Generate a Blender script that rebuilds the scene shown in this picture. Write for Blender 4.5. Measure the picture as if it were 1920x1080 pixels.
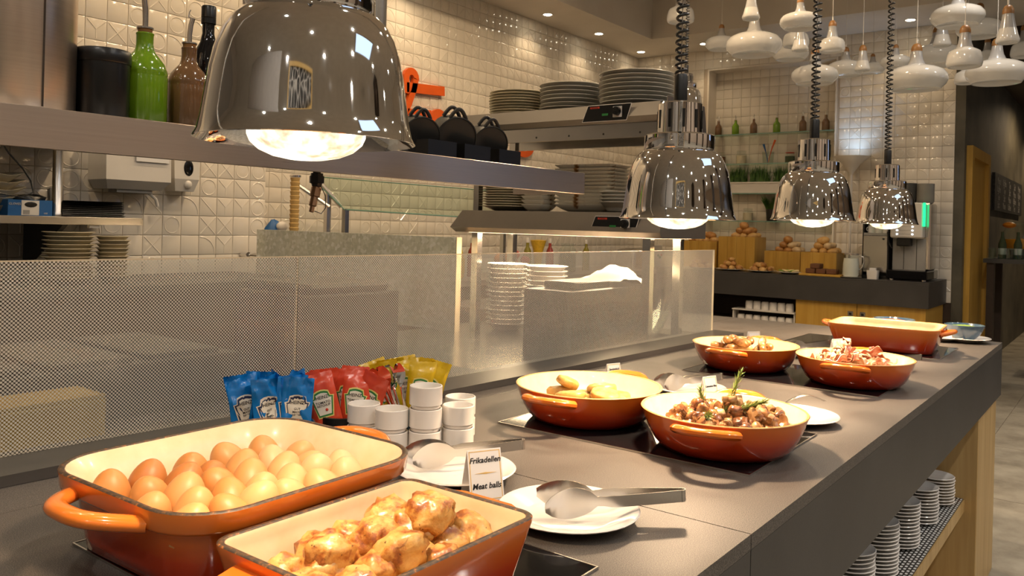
import bpy, math, random
from mathutils import Vector, Matrix, noise
for o in list(bpy.data.objects): bpy.data.objects.remove(o, do_unlink=True)
SC = bpy.context.scene; COL = SC.collection
R = math.radians; PI = math.pi
# ---------------------------------------------------------------- camera
YAW, ROLL, FPX, SHY, ZC = R(37.19), R(1.5), 1541.8, -119.7, 1.32
fw = Vector((math.cos(YAW), math.sin(YAW), 0)); rt = Vector((math.sin(YAW), -math.cos(YAW), 0)); up = Vector((0, 0, 1))
cr_, sr_ = math.cos(ROLL), math.sin(ROLL)
CX = rt*cr_ + up*sr_          # clockwise roll of the picture: the right vector tips upward
CY = up*cr_ - rt*sr_
cd = bpy.data.cameras.new('camera'); cam = bpy.data.objects.new('camera', cd); COL.objects.link(cam)
cam.matrix_world = Matrix(((CX.x, CY.x, -fw.x, 0), (CX.y, CY.y, -fw.y, 0), (CX.z, CY.z, -fw.z, ZC), (0, 0, 0, 1)))
cd.sensor_width = 36; cd.lens = 36*FPX/1920; cd.shift_y = SHY/1920; cd.clip_start = .02; cd.clip_end = 60
cd.dof.use_dof = True; cd.dof.focus_distance = 1.5; cd.dof.aperture_fstop = 20
SC.camera = cam
def proj(p):
    d = Vector(p) - Vector((0, 0, ZC)); z = d.dot(fw)
    return (960 + FPX*d.dot(CX)/z, 540 + SHY - FPX*d.dot(CY)/z, z)
# ---------------------------------------------------------------- world, exposure
W = bpy.data.worlds.new('world'); SC.world = W; W.use_nodes = True
W.node_tree.nodes['Background'].inputs[0].default_value = (1, .82, .62, 1)
W.node_tree.nodes['Background'].inputs[1].default_value = .05
SC.view_settings.view_transform = 'Standard'; SC.view_settings.look = 'None'
SC.view_settings.exposure = 0.18; SC.view_settings.gamma = 1; SC.view_settings.use_curve_mapping = False
WARM = (1, .74, .46); HEAT = (1, .69, .42); ROOMC = (1, .92, .82)
DOWN_W, HEAT_W, GANTRY_W, ROOM_W = 7, 41, 26, 47
try:
    cy = SC.cycles; cy.max_bounces = 6; cy.diffuse_bounces = 3; cy.glossy_bounces = 4; cy.transmission_bounces = 4; cy.transparent_max_bounces = 12; cy.caustics_reflective = False; cy.caustics_refractive = False; cy.sample_clamp_indirect = 6
except Exception: pass
# ---------------------------------------------------------------- mesh helpers
class MB:
    def __init__(s): s.v = []; s.f = []
    def add(s, vs, fs):
        n = len(s.v); s.v += [tuple(p) for p in vs]; s.f += [tuple(i+n for i in f) for f in fs]; return s
    def box(s, x0, x1, y0, y1, z0, z1, c=0):
        if c <= 0:
            return s.add([(x0,y0,z0),(x1,y0,z0),(x1,y1,z0),(x0,y1,z0),(x0,y0,z1),(x1,y0,z1),(x1,y1,z1),(x0,y1,z1)],
                  [(3,2,1,0),(4,5,6,7),(0,1,5,4),(1,2,6,5),(2,3,7,6),(3,0,4,7)])
        rings = []
        for z, k in ((z0, c), (z0+c, 0), (z1-c, 0), (z1, c)):
            a0, a1, b0, b1 = x0+k, x1-k, y0+k, y1-k
            rings.append([(a0+c*(k==0),b0,z),(a1-c*(k==0),b0,z),(a1,b0+c*(k==0),z),(a1,b1-c*(k==0),z),(a1-c*(k==0),b1,z),(a0+c*(k==0),b1,z),(a0,b1-c*(k==0),z),(a0,b0+c*(k==0),z)])
        return s.loft(rings, True, True)
    def loft(s, rings, cap0=False, cap1=False, closed=True):
        n = len(rings[0]); vs = [p for r in rings for p in r]; fs = []
        for i in range(len(rings)-1):
            for j in range(n if closed else n-1):
                k = (j+1) % n; fs.append((i*n+j, i*n+k, (i+1)*n+k, (i+1)*n+j))
        if cap0: fs.append(tuple(range(n-1, -1, -1)))
        if cap1: fs.append(tuple((len(rings)-1)*n+j for j in range(n)))
        return s.add(vs, fs)
    def lathe(s, prof, seg=32, cx=0, cy=0, cz=0, cap0=False, cap1=False):
        rings = [[(cx+r*math.cos(2*PI*j/seg), cy+r*math.sin(2*PI*j/seg), cz+z) for j in range(seg)] for r, z in prof]
        return s.loft(rings, cap0, cap1)
    def tube(s, path, r, seg=8, caps=True, flat=1.0):
        path = [Vector(p) for p in path]; rings = []; n = None
        for i, p in enumerate(path):
            t = (path[min(i+1, len(path)-1)] - path[max(i-1, 0)]).normalized()
            if n is None:
                a = Vector((0, 0, 1)) if abs(t.z) < .9 else Vector((1, 0, 0)); n = (a - t*a.dot(t)).normalized()
            else:
                n = (n - t*n.dot(t)).normalized()
            b = t.cross(n); rr = r[i] if isinstance(r, (list, tuple)) else r
            rings.append([p + n*(rr*flat*math.cos(2*PI*j/seg)) + b*(rr*math.sin(2*PI*j/seg)) for j in range(seg)])
        return s.loft(rings, caps, caps)
    def prism(s, poly, z0, z1):
        n = len(poly)
        return s.add([(x,y,z0) for x,y in poly]+[(x,y,z1) for x,y in poly],
              [tuple(range(n-1,-1,-1)), tuple(range(n,2*n))]+[(i,(i+1)%n,n+(i+1)%n,n+i) for i in range(n)])
    def sphere(s, rx, ry, rz, c=(0,0,0), seg=16, rings=10, fn=None):
        rs = []
        for i in range(1, rings):
            a = PI*i/rings - PI/2
            rs.append([(math.cos(a)*math.cos(2*PI*j/seg), math.cos(a)*math.sin(2*PI*j/seg), math.sin(a)) for j in range(seg)])
        vs = [(0,0,-1)] + [p for r in rs for p in r] + [(0,0,1)]
        fs = [(0, 1+(j+1)%seg, 1+j) for j in range(seg)]
        for i in range(rings-2):
            for j in range(seg):
                k=(j+1)%seg; fs.append((1+i*seg+j,1+i*seg+k,1+(i+1)*seg+k,1+(i+1)*seg+j))
        b = 1+(rings-2)*seg; t = len(vs)-1
        fs += [(t, b+j, b+(j+1)%seg) for j in range(seg)]
        out = []
        for p in vs:
            k = fn(Vector(p)) if fn else 1
            out.append((c[0]+p[0]*rx*k, c[1]+p[1]*ry*k, c[2]+p[2]*rz*k))
        return s.add(out, fs)
    def xf(s, m):
        s.v = [tuple(m @ Vector(p)) for p in s.v]; return s
    def mesh(s, name, mat=None, smooth=40):
        me = bpy.data.meshes.new(name); me.from_pydata(s.v, [], s.f); me.validate()
        if mat: me.materials.append(mat)
        if smooth:
            me.shade_smooth(); me.set_sharp_from_angle(angle=R(smooth))
        return me
def link(name, me, parent=None, loc=(0,0,0), rot=(0,0,0), scale=None):
    o = bpy.data.objects.new(name, me); COL.objects.link(o)
    o.location = loc; o.rotation_euler = rot
    if scale is not None: o.scale = (scale,)*3 if isinstance(scale, (int, float)) else scale
    if parent is not None: o.parent = parent
    return o
def part(name, mb, mat, parent, smooth=40, loc=(0,0,0), rot=(0,0,0), label=None):
    o = link(name, mb.mesh(name, mat, smooth), parent, loc, rot)
    if label: o['label'] = label
    return o
def tag(o, label, cat, group=None):
    o['label'] = label; o['category'] = cat
    if group: o['group'] = group
    return o
def thing(name, label, cat, loc=(0,0,0), rz=0, group=None, rot=None):
    o = bpy.data.objects.new(name, None); COL.objects.link(o); o.empty_display_size = .05
    o.location = loc; o.rotation_euler = rot if rot else (0, 0, rz)
    return tag(o, label, cat, group)
def one(name, mb, mat, label, cat, loc=(0,0,0), rot=(0,0,0), group=None, smooth=40, scale=None):
    me = mb if isinstance(mb, bpy.types.Mesh) else mb.mesh(name, mat, smooth)
    return tag(link(name, me, None, loc, rot, scale), label, cat, group)
def struct(name, mb, mat, parent=None, smooth=0, label=None):
    o = link(name, mb.mesh(name, mat, smooth), parent)
    if parent is None: o['kind'] = 'structure'
    if label: o['label'] = label
    return o
def dup(root, loc, rz=None, label=None, group=None, rot=None, scale=None):
    r = root.copy(); COL.objects.link(r); r.location = loc
    if rz is not None: r.rotation_euler = (0, 0, rz)
    if rot is not None: r.rotation_euler = rot
    if scale is not None: r.scale = (scale,)*3
    if label: r['label'] = label
    if group: r['group'] = group
    for ch in list(root.children):
        c = ch.copy(); COL.objects.link(c); c.parent = r
        for g in list(ch.children):
            d = g.copy(); COL.objects.link(d); d.parent = c
    return r
ORD = 'first second third fourth fifth sixth seventh eighth ninth tenth eleventh twelfth thirteenth fourteenth fifteenth sixteenth'.split()
def rrect(hx, hy, r, z, n=5, cx=0, cy=0):
    pts = []
    for sx, sy, a0 in ((1,1,0),(-1,1,PI/2),(-1,-1,PI),(1,-1,3*PI/2)):
        for i in range(n+1):
            a = a0 + PI/2*i/n
            pts.append((cx+sx*(hx-r)+r*math.cos(a), cy+sy*(hy-r)+r*math.sin(a), z))
    return pts
# ---------------------------------------------------------------- material helpers
class NT:
    def __init__(s, name):
        s.m = bpy.data.materials.new(name); s.m.use_nodes = True; s.t = s.m.node_tree; s.n = s.t.nodes
        s.b = s.n['Principled BSDF']; s.out = s.n['Material Output']; s._c = None
    def new(s, ty, **kw):
        n = s.n.new(ty)
        for k, v in kw.items():
            if isinstance(k, str) and hasattr(n, k): setattr(n, k, v)
        return n
    def lk(s, a, b): s.t.links.new(a, b)
    def co(s, scale=1, kind='Object', xyz=None):
        tc = s.new('ShaderNodeTexCoord'); mp = s.new('ShaderNodeMapping')
        mp.inputs['Scale'].default_value = xyz if xyz else (scale,)*3
        s.lk(tc.outputs[kind], mp.inputs[0]); return mp.outputs[0]
    def noise(s, scale, detail=3, rough=.5, co=None):
        n = s.new('ShaderNodeTexNoise'); n.inputs['Scale'].default_value = scale; n.inputs['Detail'].default_value = detail; n.inputs['Roughness'].default_value = rough
        s.lk(co if co is not None else s.co(), n.inputs['Vector']); return n.outputs[0]
    def ramp(s, fac, stops):
        n = s.new('ShaderNodeValToRGB'); e = n.color_ramp.elements
        while len(e) < len(stops): e.new(.5)
        for el, (p, c) in zip(e, stops):
            el.position = p; el.color = (*c, 1) if len(c) == 3 else c
        s.lk(fac, n.inputs[0]); return n.outputs[0]
    def math(s, op, a, b=None, c=None):
        n = s.new('ShaderNodeMath'); n.operation = op
        for i, x in enumerate((a, b, c)):
            if x is None: continue
            if isinstance(x, (int, float)): n.inputs[i].default_value = x
            else: s.lk(x, n.inputs[i])
        return n.outputs[0]
    def mix(s, fac, a, b, mode='MIX'):
        n = s.new('ShaderNodeMix'); n.data_type = 'RGBA'; n.blend_type = mode
        for i, x in ((0, fac), (6, a), (7, b)):
            if isinstance(x, (int, float)): n.inputs[i].default_value = x
            elif isinstance(x, (tuple, list)): n.inputs[i].default_value = (*x, 1)
            else: s.lk(x, n.inputs[i])
        return n.outputs[2]
    def col(s, x):
        if isinstance(x, (tuple, list)): s.b.inputs['Base Color'].default_value = (*x, 1)
        else: s.lk(x, s.b.inputs['Base Color'])
    def set(s, rough=None, metal=None, spec=None, coat=None, sub=None, trans=None, ior=None):
        for k, v in (('Roughness', rough), ('Metallic', metal), ('Specular IOR Level', spec), ('Coat Weight', coat), ('Subsurface Weight', sub), ('Transmission Weight', trans), ('IOR', ior)):
            if v is None: continue
            if isinstance(v, (int, float)): s.b.inputs[k].default_value = v
            else: s.lk(v, s.b.inputs[k])
        return s
    def bump(s, h, strength=.3, dist=.002):
        n = s.new('ShaderNodeBump'); n.inputs['Strength'].default_value = strength; n.inputs['Distance'].default_value = dist
        s.lk(h, n.inputs['Height']); s.lk(n.outputs[0], s.b.inputs['Normal'])
def plain(name, c, rough=.5, metal=0, spec=.5, var=.12, scale=14, **kw):
    t = NT(name); n = t.noise(scale, 3)
    t.col(t.mix(n, tuple(max(0, x*(1-var)) for x in c), tuple(min(1, x*(1+var)) for x in c)))
    t.set(rough, metal, spec, **kw); return t.m
def emit(name, c, s):
    t = NT(name); t.col((0, 0, 0)); t.b.inputs['Emission Color'].default_value = (*c, 1); t.b.inputs['Emission Strength'].default_value = s; return t.m
MT = {}
def build_materials():
    M = MT
    t = NT('speckled_stone'); n = t.noise(760, 2, .75); n2 = t.noise(7, 4)
    c = t.ramp(n, [(.36, (.018,.0155,.0135)), (.5, (.078,.067,.057)), (.62, (.24,.208,.178))])
    t.col(t.mix(.28, c, t.ramp(n2, [(.35, (.050,.044,.039)), (.65, (.108,.096,.085))])))
    t.lk(t.ramp(n2, [(.3, (.40,)*3), (.7, (.54,)*3)]), t.b.inputs['Roughness']); t.set(spec=.4); t.bump(n, .05, .0003); M['stone'] = t.m
    t = NT('dark_fascia'); n = t.noise(500, 2, .7); n2 = t.noise(6, 4)
    t.col(t.mix(.5, t.ramp(n, [(.3, (.026,.024,.0235)), (.7, (.056,.052,.050))]), t.ramp(n2, [(.3, (.030,.028,.027)), (.7, (.053,.050,.048))]))); t.set(.42); M['fascia'] = t.m
    M['hob'] = plain('black_ceramic_glass', (.006,.006,.007), .06, var=.2)
    t = NT('brushed_steel'); n = t.noise(1, 3, .6, t.co(xyz=(3, 3, 420)))
    t.col(t.ramp(n, [(.2, (.62,.53,.45)), (.8, (.70,.61,.52))])); t.lk(t.ramp(n, [(.2, (.27,)*3), (.8, (.34,)*3)]), t.b.inputs['Roughness']); t.set(metal=1); t.bump(n, .02, .0003); M['steel'] = t.m
    t = NT('satin_steel'); n = t.noise(6, 2); t.col((.62,.60,.57)); t.lk(t.ramp(n, [(.3, (.20,)*3), (.7, (.24,)*3)]), t.b.inputs['Roughness']); t.set(metal=1); M['satin'] = t.m
    t = NT('polished_chrome'); n = t.noise(40, 2); t.col((.80,.79,.78)); t.lk(t.ramp(n, [(.3, (.025,)*3), (.7, (.05,)*3)]), t.b.inputs['Roughness']); t.set(metal=1); M['chrome'] = t.m
    M['grey_paint'] = plain('grey_gantry_metal', (.22,.20,.175), .36, .7, var=.06)
    M['black'] = plain('black_plastic', (.005,.005,.005), .32)
    M['blackiron'] = plain('black_iron', (.010,.0095,.009), .42, var=.3)
    M['rubber'] = plain('black_cord', (.010,.010,.010), .25)
    t = NT('cream_enamel'); n = t.noise(35, 4); t.col(t.ramp(n, [(.35, (.79,.61,.38)), (.7, (.84,.68,.46))])); t.set(.22, coat=.3); t.bump(n, .08, .001); M['cream'] = t.m
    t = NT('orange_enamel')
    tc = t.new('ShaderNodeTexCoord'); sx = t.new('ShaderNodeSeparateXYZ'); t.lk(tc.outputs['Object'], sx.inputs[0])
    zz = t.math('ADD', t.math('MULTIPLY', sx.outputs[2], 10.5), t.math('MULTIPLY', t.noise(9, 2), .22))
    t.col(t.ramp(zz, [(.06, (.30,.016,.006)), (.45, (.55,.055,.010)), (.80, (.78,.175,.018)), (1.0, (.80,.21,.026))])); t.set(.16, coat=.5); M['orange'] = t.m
    t = NT('iron_rim'); n = t.noise(160, 3, .7); t.col(t.ramp(n, [(.45, (.03,.02,.014)), (.62, (.12,.055,.02)), (.7, (.5,.16,.03))])); t.set(.45); M['rim'] = t.m
    M['rimcream'] = plain('enamel_rim', (.55,.30,.10), .35, var=.5, scale=90)
    t = NT('oak_wood'); n = t.noise(1, 4, .6, t.co(xyz=(26, 26, 1.6))); t.col(t.ramp(n, [(.25, (.40,.245,.085)), (.55, (.52,.345,.14)), (.8, (.60,.42,.19))])); t.set(.42); M['oak'] = t.m
    t = NT('honey_wood'); n = t.noise(1, 4, .6, t.co(xyz=(20, 20, 1.2))); t.col(t.ramp(n, [(.25, (.42,.225,.030)), (.55, (.52,.30,.050)), (.8, (.58,.36,.085))])); t.set(.40); M['honey'] = t.m
    t = NT('bamboo_wood'); n = t.noise(1, 4, .6, t.co(xyz=(4, 20, 30))); t.col(t.ramp(n, [(.25, (.45,.26,.08)), (.8, (.62,.40,.15))])); t.set(.42); M['bamboo'] = t.m
    M['wood_dim'] = plain('beige_dining_wall', (.64,.51,.40), .6)
    M['sillmetal'] = plain('grey_sill_metal', (.095,.087,.08), .34, .4)
    M['darkwood'] = plain('dark_wood', (.045,.028,.018), .5, var=.3)
    t = NT('glazed_tile'); n = t.noise(5, 3); t.col(t.ramp(n, [(.3, (.73,.66,.555)), (.7, (.80,.735,.63))])); t.set(.14, spec=.5); t.bump(t.noise(28, 2), .05, .0010); M['tile'] = t.m
    M['grout'] = plain('wall_grout', (.50,.42,.32), .8)
    t = NT('ceiling_paint'); n = t.noise(3, 3); t.col(t.ramp(n, [(.3, (.66,.61,.54)), (.7, (.72,.67,.60))])); t.set(.8); M['ceil'] = t.m
    M['plaster'] = plain('grey_plaster', (.50,.48,.46), .7)
    t = NT('dark_plaster'); n = t.noise(2.2, 5, .6); t.col(t.ramp(n, [(.3, (.045,.040,.028)), (.7, (.13,.115,.078))])); t.set(.6); M['darkwall'] = t.m
    t = NT('concrete_tile'); n = t.noise(3.5, 6, .65); t.col(t.ramp(n, [(.3, (.17,.15,.115)), (.5, (.30,.27,.215)), (.7, (.40,.37,.30))])); t.set(.45); M['floor'] = t.m
    M['porcelain'] = plain('white_porcelain', (.82,.78,.73), .14, var=.03, coat=.3)
    M['stoneware'] = plain('cream_stoneware', (.60,.53,.38), .22, var=.08, coat=.2)
    M['greyware'] = plain('grey_white_stoneware', (.56,.53,.46), .22, var=.06, coat=.2)
    t = NT('brown_edged_ware'); n = t.noise(14, 3); t.col(t.ramp(n, [(.62, (.72,.66,.54)), (.68, (.35,.18,.06)), (.74, (.10,.05,.02))])); t.set(.2); M['edged'] = t.m
    M['paper'] = plain('white_card', (.82,.80,.78), .7, var=.02)
    M['gold'] = plain('gold_print', (.72,.48,.16), .5)
    M['ink'] = plain('black_ink', (.012,.01,.01), .6)
    M['redink'] = plain('red_print', (.60,.05,.02), .5); M['greenink'] = plain('green_print', (.03,.22,.05), .5); M['navyink'] = plain('navy_print', (.02,.03,.08), .5)
    M['label_cream'] = plain('cream_print', (.86,.80,.66), .45, var=.02); M['label_yellow'] = plain('yellow_print', (.85,.70,.22), .45)
    for k, c in (('blue', (.006,.20,.60)), ('red', (.72,.075,.030)), ('yellow', (.68,.45,.012))):
        t = NT(k+'_sachet_foil'); n = t.noise(60, 3); t.col(t.mix(n, tuple(x*.85 for x in c), tuple(min(1, x*1.15) for x in c))); t.set(.24, spec=.6); t.bump(t.noise(45, 2), .5, .002); M['foil_'+k] = t.m
    for k, c in (('green', (.155,.30,.008)), ('brown', (.17,.085,.035))):
        M['glaze_'+k] = plain(k+'_glaze', c, .13, var=.1, scale=25, coat=.5)
    t = NT('dark_blue_glaze'); n = t.noise(30, 4); t.col(t.ramp(n, [(.35, (.02,.045,.06)), (.6, (.06,.12,.15)), (.75, (.12,.09,.05))])); t.set(.18, coat=.4); M['blueglaze'] = t.m
    t = NT('green_blue_bowl'); n = t.noise(18, 4); t.col(t.ramp(n, [(.35, (.03,.07,.13)), (.7, (.10,.17,.24))])); t.set(.14, coat=.5); M['bluebowl'] = t.m
    # eggs: shell browns, the paler ones standing in for lamp light
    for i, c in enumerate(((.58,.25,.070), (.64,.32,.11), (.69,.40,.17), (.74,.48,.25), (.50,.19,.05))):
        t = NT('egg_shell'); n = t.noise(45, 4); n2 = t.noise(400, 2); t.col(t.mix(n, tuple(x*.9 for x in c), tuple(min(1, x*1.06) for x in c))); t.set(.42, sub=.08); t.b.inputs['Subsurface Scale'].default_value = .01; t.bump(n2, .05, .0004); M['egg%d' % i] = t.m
    t = NT('fried_meat'); n = t.noise(38, 5, .65); n2 = t.noise(220, 2)
    t.col(t.mix(t.ramp(n2, [(.70, (0,)*3), (.74, (1,)*3)]), t.ramp(n, [(.34, (.15,.035,.007)), (.43, (.34,.11,.02)), (.51, (.53,.27,.065)), (.62, (.60,.36,.11)), (.75, (.65,.43,.16))]), (.08,.03,.012))); t.set(.36, sub=.1, coat=.2); t.b.inputs['Subsurface Scale'].default_value = .008; t.bump(t.noise(100, 4), .5, .003); M['meat'] = t.m
    t = NT('fried_potato'); n = t.noise(40, 5, .65); n2 = t.noise(260, 2)
    t.col(t.mix(t.ramp(n2, [(.72, (0,)*3), (.76, (1,)*3)]), t.ramp(n, [(.32, (.34,.16,.03)), (.48, (.50,.29,.075)), (.75, (.60,.40,.15))]), (.18,.09,.02))); t.set(.35, sub=.1, coat=.2); t.b.inputs['Subsurface Scale'].default_value = .01; t.bump(t.noise(70, 4), .4, .003); M['potato'] = t.m
    for i, st in enumerate((((.10,.035,.012), (.28,.12,.04), (.46,.25,.10)), ((.05,.018,.008), (.15,.055,.02), (.30,.14,.05)), ((.20,.09,.035), (.36,.20,.085), (.50,.33,.17)))):
        t = NT('fried_mushroom'); n = t.noise(60, 4); t.col(t.ramp(n, [(.3, st[0]), (.5, st[1]), (.7, st[2])])); t.set(.22, coat=.4); t.bump(t.noise(120, 3), .3, .002); M['mush%d' % i] = t.m
    t = NT('grilled_sausage'); n = t.noise(26, 4, .6); t.col(t.ramp(n, [(.36, (.16,.05,.018)), (.48, (.42,.20,.065)), (.62, (.62,.40,.17)), (.75, (.68,.47,.23))])); t.set(.2, coat=.4); M['sausage'] = t.m
    for i, st in enumerate((((.62,.13,.07), (.72,.28,.16), (.80,.50,.33)), ((.70,.33,.16), (.80,.52,.30), (.84,.66,.45)))):
        t = NT('fried_bacon'); n = t.noise(1, 3, .6, t.co(xyz=(30, 120, 30))); t.col(t.ramp(n, [(.35, st[0]), (.5, st[1]), (.65, st[2])])); t.set(.25, coat=.3); M['bacon%d' % i] = t.m
    for i, (a, b) in enumerate((((.50,.25,.06), (.66,.42,.15)), ((.20,.075,.02), (.38,.17,.05)), ((.56,.36,.16), (.72,.55,.32)), ((.30,.12,.03), (.55,.27,.07)))):
        t = NT('bread_crust'); n = t.noise(22, 4); t.col(t.ramp(n, [(.3, a), (.7, b)])); t.set(.5); t.bump(t.noise(60, 3), .4, .004); M['bread%d' % i] = t.m
    t = NT('leaf_green'); n = t.noise(20, 3); t.col(t.ramp(n, [(.3, (.02,.06,.008)), (.7, (.07,.16,.02))])); t.set(.5); M['grass'] = t.m
    t = NT('rosemary'); n = t.noise(50, 3); t.col(t.ramp(n, [(.3, (.07,.12,.02)), (.7, (.22,.28,.07))])); t.set(.45); M['rosemary'] = t.m
    M['orange_letter'] = plain('orange_letter', (.72,.11,.012), .35)
    M['white'] = plain('white_plastic', (.70,.66,.60), .35, var=.04); M['greyplastic'] = plain('grey_plastic', (.30,.29,.27), .4)
    M['lamp_wood'] = plain('lamp_wood', (.28,.13,.035), .45, var=.25, scale=40)
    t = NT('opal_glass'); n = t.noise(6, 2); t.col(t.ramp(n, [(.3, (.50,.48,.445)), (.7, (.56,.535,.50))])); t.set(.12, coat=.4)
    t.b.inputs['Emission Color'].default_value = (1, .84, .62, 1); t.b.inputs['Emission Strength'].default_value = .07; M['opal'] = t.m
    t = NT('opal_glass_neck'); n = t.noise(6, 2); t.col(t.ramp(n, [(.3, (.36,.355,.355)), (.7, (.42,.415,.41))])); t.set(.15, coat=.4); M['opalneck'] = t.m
    M['bulb'] = None
    t = NT('heat_bulb_glass'); n = t.noise(30, 4, .6); t.col((.9,.85,.75))
    t.lk(t.ramp(n, [(.3, (.55,.40,.22)), (.5, (1,.86,.60)), (.65, (1,.95,.84))]), t.b.inputs['Emission Color'])
    e = t.ramp(n, [(.35, (.30,)*3), (.62, (1,)*3)]); mm = t.math('MULTIPLY', e, 2.6); t.lk(mm, t.b.inputs['Emission Strength']); t.set(.1); M['bulb'] = t.m
    M['spot'] = emit('downlight_glow', (1, .86, .64), 30); M['strip'] = emit('warming_strip_glow', (1, .70, .40), 5.0)
    M['cool'] = emit('cool_uplight_glow', (.40, .66, 1), 12); M['daylight'] = emit('daylight_pane', (.50, .65, 1), 1.0)
    M['coolpanel'] = emit('cool_ceiling_panel', (.55, .72, 1), 1.6)
    M['greenled'] = emit('green_led', (.02, .9, .30), 1.5); M['whiteled'] = emit('white_led', (.8, .9, 1), 5); M['bluescreen'] = emit('blue_screen', (.15, .35, .7), .8)
    # clear glass: transparent with a mirror share that rises at grazing angles
    def glass(name, tint, base=.04, power=1.0):
        t = NT(name); t.n.remove(t.b); tr = t.new('ShaderNodeBsdfTransparent'); tr.inputs[0].default_value = (*tint, 1)
        gl = t.new('ShaderNodeBsdfGlossy'); gl.inputs['Roughness'].default_value = .02
        fr = t.new('ShaderNodeLayerWeight'); fr.inputs[0].default_value = .5; mx = t.new('ShaderNodeMixShader')
        if base > .04: mx.inputs[0].default_value = base
        else: t.lk(t.math('ADD', t.math('MULTIPLY', t.math('POWER', fr.outputs['Facing'], 4.0), .55), .03), mx.inputs[0])
        t.lk(tr.outputs[0], mx.inputs[1]); t.lk(gl.outputs[0], mx.inputs[2]); t.lk(mx.outputs[0], t.out.inputs[0]); return t, mx
    M['glass'] = glass('clear_glass', (.93,.96,.94))[0].m; M['greenglass'] = glass('green_edged_glass', (.86,.92,.87), .07)[0].m
    t = NT('glass_edge'); t.col((.16,.30,.24)); t.set(.1); M['glassedge'] = t.m
    t = NT('cream_glass_edge'); t.col((.75,.62,.42)); t.set(.2); M['creamedge'] = t.m
    # dot printed screen: two offset lattices of round enamel dots
    t = NT('enamel_dot_print'); t.n.remove(t.b); mx = t.new('ShaderNodeBsdfTransparent'); tc = t.new('ShaderNodeTexCoord'); sx = t.new('ShaderNodeSeparateXYZ'); t.lk(tc.outputs['Object'], sx.inputs[0])
    P = .0066
    def lat(off):
        def cell(o):
            a = t.math('ADD', t.math('DIVIDE', o, P), off); return t.math('SUBTRACT', t.math('FRACT', a), .5)
        cx, cz = cell(sx.outputs[0]), cell(sx.outputs[2])
        return t.math('ADD', t.math('MULTIPLY', cx, cx), t.math('MULTIPLY', cz, cz))
    d = t.math('MINIMUM', lat(0), lat(.5)); dot = t.math('LESS_THAN', d, .295**2)
    df = t.new('ShaderNodeBsdfPrincipled'); df.inputs['Base Color'].default_value = (.72,.65,.53,1); df.inputs['Roughness'].default_value = .35
    m2 = t.new('ShaderNodeMixShader'); t.lk(dot, m2.inputs[0]); t.lk(mx.outputs[0], m2.inputs[1]); t.lk(df.outputs[0], m2.inputs[2]); t.lk(m2.outputs[0], t.out.inputs[0]); M['dots'] = t.m
    # crackled frosted glass
    t, mx = glass('crackled_glass', (.85,.86,.76)); v = t.new('ShaderNodeTexVoronoi'); v.inputs['Scale'].default_value = 70; t.lk(t.co(), v.inputs['Vector'])
    df = t.new('ShaderNodeBsdfPrincipled'); t.lk(t.ramp(v.outputs['Color'], [(.2, (.66,.66,.55)), (.6, (.80,.79,.67)), (.85, (.97,.96,.90))]), df.inputs['Base Color']); df.inputs['Roughness'].default_value = .2
    m2 = t.new('ShaderNodeMixShader'); m2.inputs[0].default_value = .75; t.lk(mx.outputs[0], m2.inputs[1]); t.lk(df.outputs[0], m2.inputs[2]); t.lk(m2.outputs[0], t.out.inputs[0]); M['crackle'] = t.m
    # woven shelf mat
    t = NT('woven_mat'); tc = t.new('ShaderNodeTexCoord'); sx = t.new('ShaderNodeSeparateXYZ'); t.lk(tc.outputs['Object'], sx.inputs[0])
    def cell(o, p, off=0.0): return t.math('FRACT', t.math('ADD', t.math('DIVIDE', o, p), off))
    row = t.math('FLOOR', t.math('DIVIDE', sx.outputs[1], .011)); sh = t.math('MULTIPLY', t.math('FRACT', t.math('MULTIPLY', row, .5)), 1.0)
    a = t.math('FRACT', t.math('ADD', t.math('DIVIDE', sx.outputs[0], .022), sh)); b = cell(sx.outputs[1], .011)
    k = t.math('MULTIPLY', t.math('LESS_THAN', a, .55), t.math('LESS_THAN', b, .6))
    t.col(t.mix(k, (.02,.02,.02), (.78,.78,.76))); t.set(.3); t.bump(k, .6, .002); M['mat'] = t.m
    # lattice panel
    t = NT('lattice_panel'); v = t.new('ShaderNodeTexVoronoi'); v.feature = 'DISTANCE_TO_EDGE'; v.inputs['Scale'].default_value = 9; t.lk(t.co(), v.inputs['Vector'])
    t.col(t.ramp(v.outputs['Distance'], [(.05, (.62,.60,.56)), (.08, (.02,.02,.018))])); t.set(.5); M['lattice'] = t.m
    t = NT('chalk_board'); n = t.noise(1, 5, .8, t.co(xyz=(60, 60, 26))); t.col(t.ramp(n, [(.55, (.010,.010,.009)), (.68, (.09,.085,.075))])); t.set(.6); M['chalk'] = t.m
    M['milk'] = plain('milk', (.82,.80,.74), .3, var=.02); M['oil'] = plain('olive_oil', (.20,.17,.01), .12, coat=.5); M['redoil'] = plain('red_oil', (.28,.03,.01), .12, coat=.5)
    M['spice'] = plain('green_spice', (.05,.07,.03), .8, var=.4, scale=80); M['flour'] = plain('pale_grain', (.62,.52,.36), .8); M['choc'] = plain('brown_grain', (.16,.06,.025), .6, var=.4, scale=70)
    M['pasta'] = plain('yellow_pasta', (.70,.42,.03), .5, var=.3, scale=60); M['fruit'] = plain('orange_peel', (.70,.25,.02), .4); M['apple'] = plain('red_apple', (.42,.06,.03), .3, var=.4)
    M['bluebox'] = plain('blue_card', (.01,.10,.30), .5); M['cake'] = plain('brown_cake', (.12,.045,.015), .7, var=.4, scale=40); M['cheese'] = plain('pale_slices', (.68,.55,.28), .5, var=.3, scale=40); M['herb'] = plain('green_garnish', (.16,.26,.03), .6, var=.5, scale=50); M['salsa'] = plain('red_salad', (.42,.09,.04), .4, var=.6, scale=60)
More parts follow.
